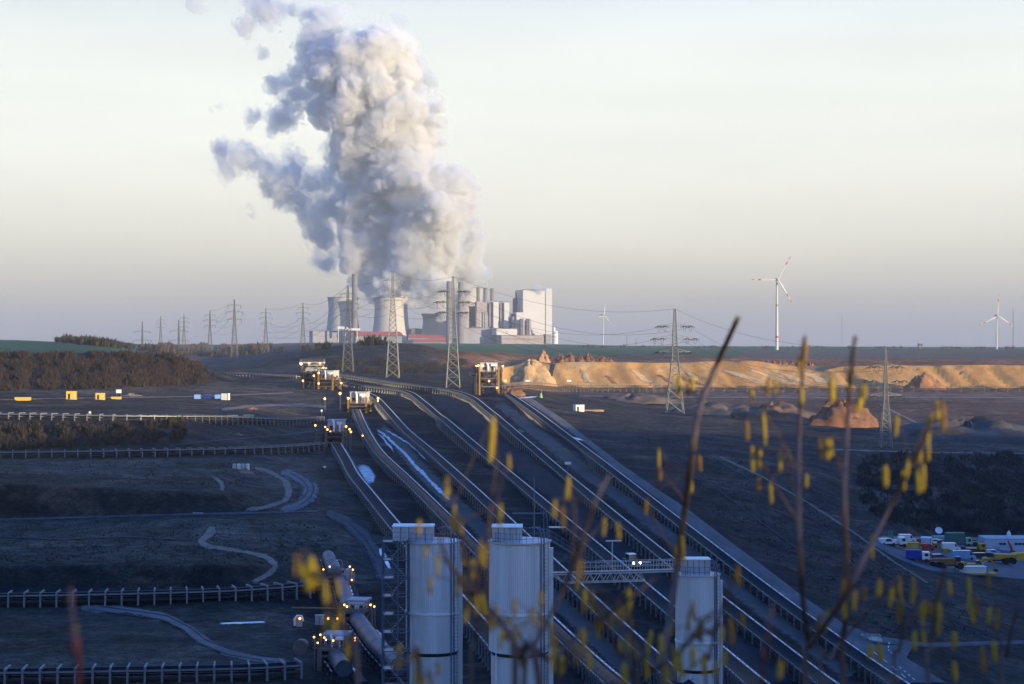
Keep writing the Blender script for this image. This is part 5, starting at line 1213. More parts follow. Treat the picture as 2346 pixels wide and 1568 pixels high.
for lb, pl in (('left wheel rut in the broad pale dirt yard', [(660, 1082), (692, 1100), (708, 1120), (698, 1140), (664, 1160)]), ('right wheel rut in the broad pale dirt yard', [(672, 1080), (704, 1096), (722, 1118), (712, 1142), (680, 1164)]), ('middle wheel rut in the broad pale dirt yard', [(648, 1088), (676, 1102), (690, 1122), (676, 1146)]),
    ('upper wheel rut of the muddy bottom left track', [(220, 1390), (380, 1412), (436, 1440), (470, 1468), (540, 1494), (640, 1510)]), ('lower wheel rut of the muddy bottom left track', [(200, 1398), (372, 1422), (420, 1446), (452, 1474), (520, 1502), (630, 1520)]),
    ('wheel rut on the wide track beside the left silo', [(760, 1178), (800, 1200), (836, 1234), (864, 1280)]), ('second wheel rut on the wide track beside the left silo', [(750, 1186), (788, 1208), (820, 1240), (848, 1290)]), ('dark wheel loop joining the S shaped track', [(730, 1150), (760, 1160), (795, 1158), (790, 1148), (750, 1146)]),
    ('dark drainage line across the upper terrace', [(0, 1096), (180, 1092), (340, 1100), (470, 1112)]), ('dark drainage line across the middle terrace', [(0, 1232), (140, 1238), (300, 1232), (440, 1240)]), ('dark gully on the right slope', [(1640, 1054), (1750, 1118), (1870, 1196), (1990, 1290), (2080, 1350)]), ('second dark gully on the right slope', [(1480, 1020), (1600, 1090), (1720, 1180), (1840, 1270)])):
    line('wheel_rut', lb, pl, 3.2, M_RUT, .2, nc=5, rough=2)
# the vehicle yard floor
strip('yard', 'dark grey paved vehicle yard', [(1990, 1244), (2060, 1282), (2130, 1308), (2400, 1332)], [(2020, 1228), (2150, 1231), (2250, 1232), (2420, 1232)], mat('yard_floor', (.10, .092, .098), .85, var=.3, scale=.2), .12, nc=10)
def heap(name, label, px, py, wpx, hpx, m, D=None, seed=0, skew=0, depth=None):
    D = D or D_at(px, py); k = D / F; r = wpx * k / 2; h = hpx * k; x = (px - CX) * k; c = Vector((x, D + r * .4, zat(x, D + r * .3) - .3))
    n = 44; mr = 14; vs = []; b = MB(); pw = 1.2 if wpx < 60 else 1.9
    for i in range(mr + 1):
        f = i / mr
        for a in range(n):
            t = 2 * PI * a / n; q = noise.fractal(Vector((math.cos(t) * 1.3 + seed, math.sin(t) * 1.3, f * 2)), 1, 2, 4)
            rr = r * f * (1 + .34 * q); zz = h * (1 - f ** pw) * (1 + (.45 if m is not M_HEAP else .15) * q * (f > 0)) + h * (.12 if m is not M_HEAP else .04) * noise.fractal(Vector((t * 1.7, f * 5, seed + 3)), .8, 2.2, 4) * (0 < f < .95) + (h * .10 * noise.noise(Vector((t * 3, f * 7, seed))) if i else 0)
            vs.append((math.cos(t) * rr + skew * r * (1 - f), math.sin(t) * rr * (depth or .7), max(zz, -.6 if f > .9 else 0) - (.5 if f == 1 else 0)))
    b.add(vs, [(i * n + a, i * n + (a + 1) % n, (i + 1) * n + (a + 1) % n, (i + 1) * n + a) for i in range(mr) for a in range(n)])
    o = b.build(name, m, smooth=True); o.location = c
    return tag(o, label, 'dirt heap', 'heaps of sand and dirt')
heap('dirt_heap', 'big orange dirt mound with a lit right flank, behind the rightmost hazel stems', 1928, 978, 185, 50, M_REDD, seed=3, skew=.12)
heap('dirt_heap', 'long brown dirt mound left of the big orange one', 1780, 966, 250, 36, mat('brown_mound', (.13, .08, .055), .95, var=.35, scale=.2, bump=.6), seed=9)
heap('dirt_heap', 'dark blue grey spoil mound at the right picture edge', 2240, 1008, 420, 40, mat('dark_mound', (.055, .05, .05), .95, var=.35, scale=.15, bump=.6), seed=14)
heap('dirt_heap', 'dark spoil mound left of the sand bank pylon', 1450, 922, 190, 18, mat('grey_mound', (.10, .075, .06), .95, var=.35, scale=.15, bump=.6), seed=22)
heap('dirt_heap', 'dark spoil mound right of the sand bank pylon foot', 1650, 950, 230, 24, mat('spoil_mound', (.08, .065, .055), .95, var=.35, scale=.15, bump=.6), seed=31)
heap('sand_heap', 'pale sand cone at the left end of the sand bank', 1225, 892, 110, 62, M_HEAP, 1330, 5, -.15)
heap('dirt_heap', 'small red dirt heap below the left end of the sand bank', 1170, 905, 70, 16, M_REDD, seed=41)
heap('sand_heap', 'tiny pale heap at the conveyor foot, left one of two', 1148, 901, 17, 8, M_HEAP, seed=43)
heap('dirt_heap', 'rusty brown hollow heap low on the right part of the sand bank', 2125, 888, 95, 30, mat('rust_sand', (.27, .13, .06), .95, var=.25, scale=.2, bump=.5), 1380, 51, -.2)
for i, (px, h, wv) in enumerate(((1245, 26, 34), (1285, 18, 42), (1305, 17, 40), (1330, 15, 38), (1350, 18, 36), (1376, 16, 38), (1395, 12, 30))):
    heap('dirt_heap', f'{("first", "second", "third", "fourth", "fifth", "sixth", "seventh")[i]} sharp dirt cone from the left on the rim above the sand bank', px, 834, wv, h, M_REDD if i else mat('cone_sand', (.36, .2, .1), .95, var=.25, scale=.1, bump=.5), 1480, 60 + i)
for j, (x0, x1, w0, w1) in enumerate(((1640, 1748, 16, 60), (1700, 1812, 26, 40), (1752, 1850, 14, 46), (1800, 1905, 30, 28), (1560, 1610, 8, 24), (1330, 1352, 8, 22), (1440, 1490, 10, 30))):
    strip('sand_streak', 'pale sand streak running down the sand bank', [(x0, 846), ((x0 + x1) / 2 - 12, 862), (x1 - 16, 884)], [(x0 + w0, 846), ((x0 + x1) / 2 + w0 * .6 + w1 * .3, 862), (x1 + w1 * .7, 884)], M_SANDH, .35, nc=6, rough=9)
strip('notch_shade', 'dark upright strip painting the shade of a notch on the sand bank', [(1262, 836), (1258, 850), (1256, 870), (1258, 889)], [(1274, 834), (1268, 850), (1266, 870), (1272, 889)], mat('notch_shade_dark', (.05, .04, .035), .95), .4, nc=4, rough=3)  # flat dark strip paints the notch's shade; the bank is not cut
for j, (x0, x1, w0) in enumerate(((1500, 1545, 16), (1545, 1600, 20), (1380, 1410, 10))):
    strip('sand_streak', 'reddish streak running down the sand bank', [(x0, 858), (x0 + 12, 868), (x1 - 6, 884)], [(x0 + w0, 858), (x0 + w0 + 16, 868), (x1 + w0, 884)], ragged(mat('rust_streak', (.22, .10, .045), .95, var=.3, scale=.1), .15, 1.3), .4, nc=5, rough=8)
for i in range(9):
    heap('dirt_heap', f'{("first", "second", "third", "fourth", "fifth", "sixth", "seventh", "eighth", "ninth")[i]} small cone from the left in the row above the pale streaks', 1745 + i * 14 + random.uniform(-2, 2), 837, 20, 9 + 2 * random.random(), M_REDD, 1560, 80 + i)
for i, (px, py, wv, h, lb) in enumerate(((560, 1084, 40, 12, 'tan dirt heap in front of the pale tank cluster'), (545, 997, 26, 6, 'small orange heap behind the green containers'), (300, 908, 50, 7, 'flat tan heap between the yellow containers'), (1190, 990, 26, 8, 'small brown heap beside the concrete road'), (575, 938, 40, 7, 'reddish heap on the dirt apron'))):
    heap('dirt_heap', lb, px, py, wv, h, M_TANH if i != 4 else M_REDD, seed=100 + i)

# ------------------------------------------------------------------ containers, huts and small things
M_CYEL = mat('container_yellow', (.62, .36, .03), .55, var=.1, scale=.6, wave=(3, .5, 'X')); M_CBLU = mat('container_blue', (.10, .26, .60), .55, var=.1, scale=.6, wave=(3, .5, 'X'))
M_CGRN = mat('container_green', (.22, .40, .20), .55, var=.1, scale=.6, wave=(3, .5, 'X')); M_CWHT = mat('container_white', (.72, .70, .62), .55, var=.07, scale=.6, wave=(3, .5, 'X'))
M_CRED = mat('container_red', (.42, .03, .035), .5, var=.1, scale=.6, wave=(3, .5, 'X')); M_CDGR = mat('container_dark_green', (.05, .13, .11), .55, var=.1, scale=.6)
def container(label, px0, px1, py0, py1, m, rz=-.15, door=True, cat='container', name='site_container', depth=None, win=True):
    t, w_, h_, d_ = smallbox(name, label, cat, px0, px1, py0, py1, None, m, None, rz, depth, 'site containers', 0)
    b = MB()
    for x in (-w_ / 2, w_ / 2):
        for y in (0, d_): MB().b2(x - .09, x + .09, y - .09, y + .09, -.15, h_ * .97).build('corner_post', M_MACH, t)
    if door: MB().b2(-w_ * .34, -w_ * .12, -.06, -.01, .1, h_ * .72).build('door', M_DARK, t)
    if win: MB().b2(w_ * .1, w_ * .34, -.06, -.01, h_ * .4, h_ * .68).build('window', M_CABR, t)
    return t
container('tall yellow container with a dark door notch, left one of two', 152, 176, 897, 916, M_CYEL, .25)
container('smaller yellow container right of the tall yellow one', 219, 241, 901, 916, M_CYEL, .25)
t, w_, h_, d_ = smallbox('skip', 'flat yellow skip farthest left beside the sandy road', 'skip', 38, 68, 910, 918, None, M_CYEL, M_DARK, .1, 3, 'yellow skips'); MB().prism([(-w_ * .6, h_ * .1), (-w_ * .5, h_ * .1), (-w_ * .5, h_ * .9), (-w_ * .66, h_ * .9)], 0, 2.8).build('sloped_end', M_CYEL, t)
t, w_, h_, d_ = smallbox('skip', 'flat yellow skip right of the smaller yellow container', 'skip', 257, 276, 909, 915, None, M_CYEL, M_DARK, .1, 3, 'yellow skips'); MB().prism([(-w_ * .6, h_ * .1), (-w_ * .5, h_ * .1), (-w_ * .5, h_ * .9), (-w_ * .66, h_ * .9)], 0, 2.8).build('sloped_end', M_CYEL, t)
for i, (a, c) in enumerate(((445, 460), (468, 484), (492, 506))): container(('leftmost of three blue containers by the white one', 'middle one of three blue containers', 'right blue container, touching the white one')[i], a, c, 904.5, 914, M_CBLU, .3, False, win=i == 1)
container('white container at the end of the blue row', 506, 523, 902, 917, M_CWHT, -.2, False, win=False)
container('pale green container with a dark door, left one of two', 520, 541, 952, 966, mat('container_pale_green', (.36, .48, .26), .55, var=.1, scale=.6), -.1, True, win=False)
container('mid green container without a visible door, right one of two', 557, 578, 951, 966, M_CGRN, -.1, False, win=False)
container('tiny pale green cabinet above the thin crossing conveyor', 521, 544, 1028, 1034, mat('pale_cabinet', (.40, .44, .36), .6), 0, False, win=False)
p = at(240, 902); t = thing('board_sign', 'pale board on two legs behind the right yellow skip', 'sign', at(272, 911))
k = t.location.y / F; MB().b2(-6 * k, 6 * k, 0, .2, 10 * k, 18 * k).build('board', M_CWHT, t)
for s in (-1, 1): MB().bar((s * 5 * k, .3, -.2), (s * 5 * k, .3, 15 * k), .12).build('leg', M_MACH, t)
t = thing('tank_group', 'cluster of pale round tanks on the upper terrace', 'tank', at(552, 1076)); k = t.location.y / F
for i in range(4): MB().lathe([(4.6 * k, 0), (4.6 * k, 12.5 * k), (3 * k, 14 * k)], 16, ((-15 + 10 * i) * k, (i % 2) * 3 * k, -.1)).build('tank', M_CWHT if i % 2 else M_CAB, t, True)
MB().b2(-20 * k, 20 * k, 2 * k, 3 * k, 13.4 * k, 14.6 * k).build('pipe_rack', M_MACH, t)
p = at(452, 1178); t = thing('pipe_stack', 'low pale pipe sections lying on the terrace track', 'pipe', p); k = p.y / F
for i in range(3): MB().tube([((-10 + 8 * i) * k, 0, 1.5 * k), ((-4 + 8 * i) * k, .4, 1.5 * k)], 1.7 * k, 10).build('pipe_section', M_CABR, t, True)
# hut below the sand bank
container('white green site hut on a small yard left of the sand bank pylon', 1318, 1340, 928, 943, M_CWHT, .35, True, 'hut', 'site_hut', 3.5)
t = thing('timber_stack', 'flat light timber stack right of the white green hut', 'timber', at(1362, 943)); k = t.location.y / F; MB().b2(-22 * k, 22 * k, 0, 3, -.1, 3 * k).build('timber', M_HEAP, t); MB().b2(-20 * k, 20 * k, .3, 2.7, 3 * k, 4.2 * k).build('top_layer', M_TANH, t)
for px, lb in ((1204, 'small white board low on the sand cone'), (1237 + 67, 'small white board on the left half of the sand bank')):
    t = thing('marker_board', lb, 'sign', P(px - 128 + 128, 873, 1377) if px > 1250 else P(1209, 875, 1300)); k = t.location.y / F
    t.location.z = zat(t.location.x, t.location.y); hh = (HY - 873) * k - t.location.z
    MB().b2(-5 * k, 5 * k, 0, .3, hh - 2 * k, hh + 2 * k).build('board', M_WHITE, t)
    for s in (-1, 1): MB().bar((s * 3 * k, .4, -.2), (s * 3 * k, .4, hh), .14).build('leg', M_MACH, t)
t = thing('marker_cone', 'orange green warning post below the sand bank, left of the pylon', 'post', at(1239, 912)); MB().lathe([(.9, 0), (.5, 2.2), (.5, 2.3)], 12).build('base', M_CGRN, t, True); MB().lathe([(.5, 2.3), (.5, 3.6), (.15, 4.4)], 12).build('top', M_REDD, t, True)
for px, py, lb in ((1301, 1063, 'white top light box on a thin post left of the second conveyor from the right'),):
    p = at(px, 1110); t = thing('lamp_post', lb, 'lamp post', p); k = p.y / F; hh = (1110 - py) * k
    MB().bar((0, 0, -.2), (0, 0, hh), .1).build('post', M_POST, t); MB().b2(-7 * k, 7 * k, -.3, .3, hh - .1, hh + .5).build('light_box', M_WHITE, t); MB().b2(-6 * k, 6 * k, -.25, .25, hh - .22, hh - .1).build('lens', M_CAB, t)
for px, py, lb in ((1400, 1290, 'thin white bar light left of the tractor'), (1477, 1290, 'thin white bar light right of the tractor')):
    p = at(px + 5, 1304); t = thing('bar_light', lb, 'light', p, 0, 'bar lights beside the tractor'); k = p.y / F; hh = (1304 - 1289) * k
    MB().bar((0, 0, -.2), (0, 0, hh), .05).build('post', M_POST, t); MB().b2(-9 * k, 9 * k, -.1, .1, hh, hh + .16).build('bar', M_WHITE, t)
t = thing('railing_frame', 'low pale railing frame beside the concrete road near the junction', 'railing', at(1998, 1468)); k = t.location.y / F
b = MB(); railing(b, -21 * k, 21 * k, 0, 2.2, .1, 7, 9 * k, .07); b.build('rails', M_CAB, t); MB().b2(-8 * k, 22 * k, -.6, 1.6, -.1, .35).build('base_slab', M_CWHT, t)
t = thing('marker_cone', 'small red warning post at the road junction', 'post', at(2092, 1466)); MB().lathe([(.4, 0), (.12, 1.1), (.02, 1.2)], 10).build('cone', M_RED, t, True); MB().lathe([(.5, -.05), (.5, .08), (.4, .08)], 10).build('foot', M_DARK, t)
for px, py, h, lb in ((206, 957, 14, 'white top marker pole before the farthest crossing conveyor'), (737, 955, 16, 'thin pole with a small white top near the crossing conveyor'), (1183, 950, 10, 'tiny pink post between the rightmost conveyors'), (744, 1082, 14, 'red white post below the cream cabin station')):
    p = at(px, py); k = p.y / F; t = thing('marker_pole', lb, 'pole', p, 0, 'thin marker poles'); MB().bar((0, 0, -.2), (0, 0, h * k), .12).build('pole', M_MACH, t); MB().b2(-.3, .3, -.2, .2, h * k * .7, h * k).build('top', M_WHITE if 'white' in lb else M_REDD, t)

# ------------------------------------------------------------------ tractor on the roadway
M_TYRE = mat('tyre', (.015, .015, .016), .8, var=.3); M_GLASS = mat('window_glass', (.03, .04, .055), .12, var=.1, spec=.7); M_TRGR = mat('tractor_paint', (.05, .09, .06), .4, var=.1)
M_HEAD = mat('headlight_glow', (1, .9, .7), .4, emis=(1, .78, .45, 30))
def wheel(t, x, y, r, w_, name='wheel'):
    w0 = MB().lathe([(r * .5, -w_ / 2), (r * .95, -w_ / 2), (r, -w_ * .3), (r, w_ * .3), (r * .95, w_ / 2), (r * .5, w_ / 2)], 18, M=Matrix.Translation((x, y, r)) @ Matrix.Rotation(PI / 2, 4, 'Y')).build(name, M_TYRE, t, True)
    MB().lathe([(.02, -w_ * .4), (r * .5, -w_ * .4), (r * .5, w_ * .4), (.02, w_ * .4)], 12, M=Matrix.Translation((x, y, r)) @ Matrix.Rotation(PI / 2, 4, 'Y')).build('rim', M_MACH, w0)
p = at(1448, 1304); t = thing('tractor', 'dark tractor with two bright headlights driving up front on the wide roadway', 'tractor', p, .35)
MB().loft([[(-.45, y, .8), (.45, y, .8), (.45, y, z), (-.45, y, z)] for y, z in ((-2.3, 1.6), (-1.2, 1.75), (-.2, 1.8))]).build('bonnet', M_TRGR, t)
MB().loft([[(-.8, -.3, 1.1), (.8, -.3, 1.1), (.8, 1.3, 1.1), (-.8, 1.3, 1.1)], [(-.85, -.35, 1.9), (.85, -.35, 1.9), (.85, 1.4, 1.9), (-.85, 1.4, 1.9)], [(-.7, -.1, 2.85), (.7, -.1, 2.85), (.7, 1.3, 2.85), (-.7, 1.3, 2.85)]]).build('cab', M_GLASS, t)
MB().b2(-.8, .8, -.25, 1.4, 2.85, 3.0).build('cab_roof', M_WHITE, t)
for s in (-1, 1):
    wheel(t, s * 1.05, 1.0, .95, .6); wheel(t, s * .95, -1.6, .65, .45)
    MB().ball((s * .68, -2.35, 1.45), .17, 10, 6).build('headlight', M_HEAD, t, True)
    MB().b2(s * 1.05 - .32, s * 1.05 + .32, .3, 1.7, 1.9, 1.98).build('mudguard', M_TRGR, t)
MB().b2(-.4, .4, -2.9, -2.3, .6, 1.0).build('front_weight', M_DARK, t); MB().bar((.5, -.6, 1.7), (.5, -.6, 2.9), .06).build('exhaust', M_DARK, t)

# ------------------------------------------------------------------ the vehicle yard
def yard_at(px, py): return at(px, py)
def van(label, px, py, L, m, rz, h=2.1, name='parked_van', cat='van', group='vehicles parked in the yard'):
    t = thing(name, label, cat, yard_at(px, py), rz, group); w_ = .95
    prof = [(-L / 2, .4), (L / 2, .4), (L / 2, .95), (L / 2 - .75, 1.15), (L / 2 - 1.35, h), (-L / 2 + .1, h), (-L / 2, h - .3)]
    MB().prism(prof, -w_, w_).build('body', m, t)
    for s in (-1, 1):
        MB().prism([(L / 2 - 1.6, 1.25), (L / 2 - .95, 1.25), (L / 2 - 1.4, h - .2), (L / 2 - 1.6, h - .2)] if h > 1.8 else [(-L * .2, 1.0), (L * .22, 1.0), (L * .12, h - .12), (-L * .16, h - .12)], s * w_ - .02, s * w_ + .02).build('side_window', M_GLASS, t)
        for x in (-L * .3, L * .31):
            wv = MB().lathe([(.05, -.12), (.34, -.12), (.34, .12), (.05, .12)], 14, M=Matrix.Translation((x, s * (w_ - .08), .34)) @ Matrix.Rotation(PI / 2, 4, 'X')).build('wheel', M_TYRE, t, True)
        MB().ball((L / 2 - .02, s * .65, .8), .13, 8, 5).build('headlight', M_WHITE, t)
    MB().add([(L / 2 - .78, -.85, 1.2), (L / 2 - .78, .85, 1.2), (L / 2 - 1.30, .85, h - .1), (L / 2 - 1.30, -.85, h - .1)], [(0, 1, 2, 3)], Matrix.Translation((.05, 0, .03))).build('windscreen', M_GLASS, t)
    return t
def truck(label, px, py, L, cabm, boxm, rz, hb=3.2, cabfront=1, tank=False):
    t = thing('parked_truck', label, 'truck', yard_at(px, py), rz, 'vehicles parked in the yard'); c = cabfront
    MB().b2(-L / 2, L / 2, -.9, .9, .7, .95).build('chassis', M_DARK, t)
    xs = (L / 2 - 1.9) * c; MB().prism([(xs, .8), (L / 2 * c, .8), (L / 2 * c, 1.7), ((L / 2 - .25) * c, 2.6), (xs, 2.6)], -1.1, 1.1).build('cab', cabm, t)
    MB().b2((L / 2 - .1) * c, (L / 2 + .03) * c, -.95, .95, 1.65, 2.3).build('windscreen', M_GLASS, t)
    for s in (-1, 1): MB().b2((L / 2 - 1.3) * c, (L / 2 - .4) * c, s * 1.1 - .02, s * 1.1 + .02, 1.6, 2.3).build('side_window', M_GLASS, t)
    if tank: MB().tube([(-L / 2 * c, 0, 1.9), (xs - .3 * c, 0, 1.9)], .95, 16).build('load_bed', boxm, t, True)
    else: MB().b2(-L / 2 * c, xs - .25 * c, -1.2, 1.2, .95, hb).build('load_box', boxm, t)
    for s in (-1, 1):
        for x in (-L * .34, -L * .2, L * .36): MB().lathe([(.08, -.16), (.5, -.16), (.5, .16), (.08, .16)], 16, M=Matrix.Translation((x * c, s * .98, .5)) @ Matrix.Rotation(PI / 2, 4, 'X')).build('wheel', M_TYRE, t, True)
    return t
M_VBLU = mat('van_blue', (.22, .34, .52), .35, var=.06, coat=.3); M_DBLU = mat('tarp_blue', (.02, .045, .30), .6, var=.15); M_VWHT = mat('vehicle_white', (.70, .70, .70), .35, var=.05, coat=.3); M_DCAR = mat('dark_car', (.03, .04, .055), .3, var=.1, coat=.3)
M_EXC = mat('excavator_yellow', (.50, .25, .02), .5, var=.12, scale=.8); M_RUSTB = mat('rusty_body', (.24, .12, .04), .75, var=.3, scale=.7); M_HALL = mat('hall_white', (.42, .48, .58), .6, var=.05, scale=.2)
t = thing('drill_rig', 'green lattice drill mast on a low carrier, farthest left in the yard', 'drill rig', yard_at(2040, 1246), 0, 'vehicles parked in the yard'); k = t.location.y / F
b = MB(); hh = 30 * k
for x in (-.5, .5):
    for y in (-.4, .4): b.bar((x, y, .8), (x, y, hh), .1)
for i in range(6): z = .8 + (hh - .8) * i / 6; z2 = z + (hh - .8) / 6; b.bar((-.5, -.4, z), (.5, -.4, z2), .06); b.bar((.5, -.4, z2), (-.5, -.4, z2), .06)
b.build('mast', mat('mast_green', (.08, .26, .18), .5), t); MB().b2(-2.6, 2.2, -.9, .9, .4, 1.1).build('carrier', M_DCAR, t)
for x in (-1.8, 1.4):
    for s in (-1, 1): wheel(t, x, s * .9, .42, .3)
truck('small white truck with an open rear, behind the yellow container', 2052, 1254, 5.2, M_VWHT, M_CAB, .1, 1.7)
van('small white blue van, leftmost vehicle below the drill mast', 2033, 1249, 4.2, M_VWHT, .15, 1.75)
container('yellow container with a small dark window, in the front left of the yard', 2063, 2107, 1244, 1262, M_CYEL, .06, False, depth=2.4)
van('white van half hidden behind the yellow container', 2078, 1243, 4.6, M_VWHT, 0, 2.2)
container('dark red container behind the yellow one', 2090, 2109, 1235, 1250, M_CRED, 0, False, win=False, depth=2.4)
container('white end blue sided box container right of the dark red one', 2108, 2131, 1233, 1254, mat('box_pale', (.50, .54, .60), .5), -.35, False, win=False, depth=4)
van('white estate car behind the orange machine', 2142, 1247, 4.3, M_VWHT, 0, 1.5, 'parked_car', 'car')
truck('white cab truck beside the dark green box trailer', 2160, 1244, 6.0, M_VWHT, M_CABR, .05, 2.0)
t = thing('satellite_dish', 'white dish on a short mast behind the white cab truck', 'dish', yard_at(2150, 1236)); MB().bar((0, 0, -.2), (0, 0, 2.4), .08).build('mast', M_POST, t); MB().lathe([(.05, 0), (.7, .12), (1.05, .38), (1.1, .42), (.7, .18), (.05, .06)], 18, M=Matrix.Translation((0, -.1, 2.5)) @ Matrix.Rotation(1.0, 4, 'X')).build('dish', M_WHITE, t, True)
t = truck('dark green box trailer with a pale green end, tallest in mid yard', 2196, 1253, 7.4, mat('pale_green_cab', (.26, .42, .28), .5), M_CDGR, .0, 4.0)
van('dark green car right of the dark green box trailer', 2226, 1248, 4.4, mat('car_green', (.04, .075, .05), .35), 0, 1.5, 'parked_car', 'car')
van('dark blue car in front of the long white hall', 2243, 1253, 4.3, M_DCAR, .1, 1.5, 'parked_car', 'car')
t = thing('loader', 'small orange yellow wheel loader behind the blue tarp truck', 'loader', yard_at(2152, 1257), 0, 'vehicles parked in the yard'); MB().b2(-1.8, 1.0, -.8, .8, .7, 1.5).build('body', M_EXC, t); MB().b2(-.6, .7, -.6, .6, 1.5, 2.4).build('cab', M_GLASS, t); MB().prism([(1.2, .2), (2.6, .1), (2.6, .5), (1.7, 1.1)], -1.1, 1.1).build('bucket', M_DARK, t)
for x in (-1.2, .7):
    for s in (-1, 1): wheel(t, x, s * .85, .6, .4)
container('small orange crate box behind the red truck', 2159, 2173, 1257, 1268, M_EXC, -.1, False, win=False, depth=2)
container('red box body beside the blue tarpaulin truck', 2114, 2135, 1267, 1290, M_CRED, .35, False, win=False, depth=3)
truck('blue tarpaulin truck with a white cab, left of the red box', 2103, 1288, 5.8, M_VWHT, M_DBLU, -.25, 3.0)
van('dark blue car between the red box and the blue van', 2148, 1283, 4.4, mat('car_blue', (.03, .06, .16), .3, coat=.3), .1, 1.5, 'parked_car', 'car')
van('light blue delivery van in the middle of the yard', 2207, 1282, 6.2, M_VBLU, .02, 2.4)
van('dark estate car right of the light blue van', 2248, 1280, 4.6, M_DCAR, 0, 1.6, 'parked_car', 'car'); van('black car close behind the light blue van', 2230, 1268, 4.4, M_DCAR, .1, 1.5, 'parked_car', 'car')
def dumper(label, px, py, L, m, rz, c):
    t = thing('dump_truck', label, 'dump truck', yard_at(px, py), rz, 'vehicles parked in the yard')
    MB().prism([(-L * .5 * c, 2.3), (L * .12 * c, 1.3), (L * .2 * c, 1.5), (L * .2 * c, 2.7), (-L * .42 * c, 2.6)], -1.3, 1.3).build('tipper_body', m, t)
    MB().prism([(L * .24 * c, .9), (L * .5 * c, .9), (L * .5 * c, 1.7), (L * .24 * c, 1.9)], -1.1, 1.1).build('bonnet', M_EXC, t)
    MB().b2(L * .24 * c, L * .36 * c, -.8, .8, 1.8, 3.0).build('cab', M_GLASS, t); MB().b2(L * .23 * c, L * .37 * c, -.85, .85, 3.0, 3.12).build('cab_roof', M_CAB, t)
    MB().b2(-L * .4, L * .4, -.6, .6, .8, 1.1).build('chassis', M_DARK, t)
    for x in (-L * .32, -L * .14, L * .34):
        for s in (-1, 1): MB().lathe([(.1, -.3), (.85, -.3), (.85, .3), (.1, .3)], 18, M=Matrix.Translation((x * c, s * 1.05, .85)) @ Matrix.Rotation(PI / 2, 4, 'X')).build('wheel', M_TYRE, t, True)
    return t
dumper('rusty brown dump truck in the front row of the yard', 2168, 1304, 9.2, M_RUSTB, .04, 1); dumper('orange yellow dump truck at the right, three wheels in view', 2292, 1292, 9.6, M_EXC, -.02, -1)
container('bright yellow box cut by the right picture edge', 2326, 2356, 1268, 1286, M_CYEL, .1, False, win=False, depth=3)
van('small red van behind the rusty dump truck', 2122, 1262, 4.4, M_CRED, .1, 1.9)
van('white delivery van left of the dark green box trailer', 2178, 1262, 5.0, M_VWHT, .05, 2.2)
van('silver car behind the excavator arm', 2272, 1272, 4.4, M_VBLU, .1, 1.5, 'parked_car', 'car')
container('small rusty orange box between the yellow container and the red van', 2098, 2112, 1254, 1265, M_EXC, .1, False, win=False, depth=2)
truck('yellow flatbed truck half hidden behind the blue van', 2230, 1266, 6.5, M_EXC, M_DARK, .0, 1.6)
t = thing('excavator', 'yellow excavator with its arm bent down to the right', 'excavator', yard_at(2232, 1310), 0, 'vehicles parked in the yard')
for s in (-1, 1): MB().tube([(-1.6, s * .95, .45), (1.6, s * .95, .45)], .42, 10).build('crawler_track', M_DARK, t, True)
MB().b2(-1.9, 1.2, -1.1, 1.1, 1.0, 2.1).build('upper_body', M_EXC, t); MB().prism([(.2, 2.1), (1.4, 1.0), (1.4, 2.3), (1.0, 2.9), (.2, 2.9)], -1.0, -.1).build('cab', M_GLASS, t)
MB().tube([(1.0, .3, 1.6), (2.6, .3, 3.2), (4.2, .3, 3.0)], [.32, .34, .26], 6).build('boom', M_EXC, t); MB().tube([(4.0, .3, 3.1), (5.0, .3, 1.6), (5.7, .3, .6)], [.26, .22, .15], 6).build('arm', M_EXC, t)
MB().prism([(5.2, .7), (5.9, .6), (5.8, -.05), (5.0, .05), (4.7, .4)], -.2, .8).build('bucket', M_DARK, t); MB().bar((2.0, .3, 2.0), (4.2, .3, 3.2), .1).build('ram', M_WHITE, t)
t = container('long low white box on a yellow base in the front of the yard', 2196, 2261, 1299, 1317, M_CWHT, .02, False, win=False, depth=3); MB().b2(-5, 6, -.4, 3.2, -.1, .35).build('base_frame', M_EXC, t)
t, w_, h_, d_ = smallbox('white_hall', 'long white hall with small dark windows at the right edge of the yard', 'hall', 2258, 2392, 1232, 1262, D_at(2300, 1262), M_HALL, M_CABR, -.04, 9)
for x in (-.24, -.18, .02, .08, .14, .3): MB().b2(w_ * x - .45, w_ * x + .45, -.04, .0, h_ * .52, h_ * .68).build('window', M_GLASS, t)
MB().b2(-w_ * .4, w_ * .5, -.05, 0, h_ * .44, h_ * .47).build('sill_strip', M_CABR, t); MB().b2(-w_ * .36, -w_ * .26, -.04, 0, 0, h_ * .4).build('door', M_CABR, t)
MB().lathe([(.6, 0), (.6, 1.2), (.1, 2)], 10, (-w_ * .06, 3, h_)).build('roof_vent', M_WHITE, t)
t = thing('fuel_tank', 'black lying tank in front of the white hall', 'tank', yard_at(2262, 1249)); MB().tube([(-1.8, 0, 1.1), (1.8, 0, 1.1)], .85, 14).build('barrel', M_DARK, t, True); MB().b2(-1.3, 1.3, -.5, .5, -.1, .35).build('cradle', M_MACH, t)
t = thing('crane_boom', 'short dark red crane boom leaning before the white hall', 'boom', yard_at(2320, 1266)); MB().tube([(0, 0, -.1), (-.6, 0, 1.8), (-1.4, 0, 3.4)], [.3, .35, .2], 6).build('boom', M_CRED, t); MB().b2(-.6, .6, -.6, .6, -.1, .5).build('base', M_DARK, t)

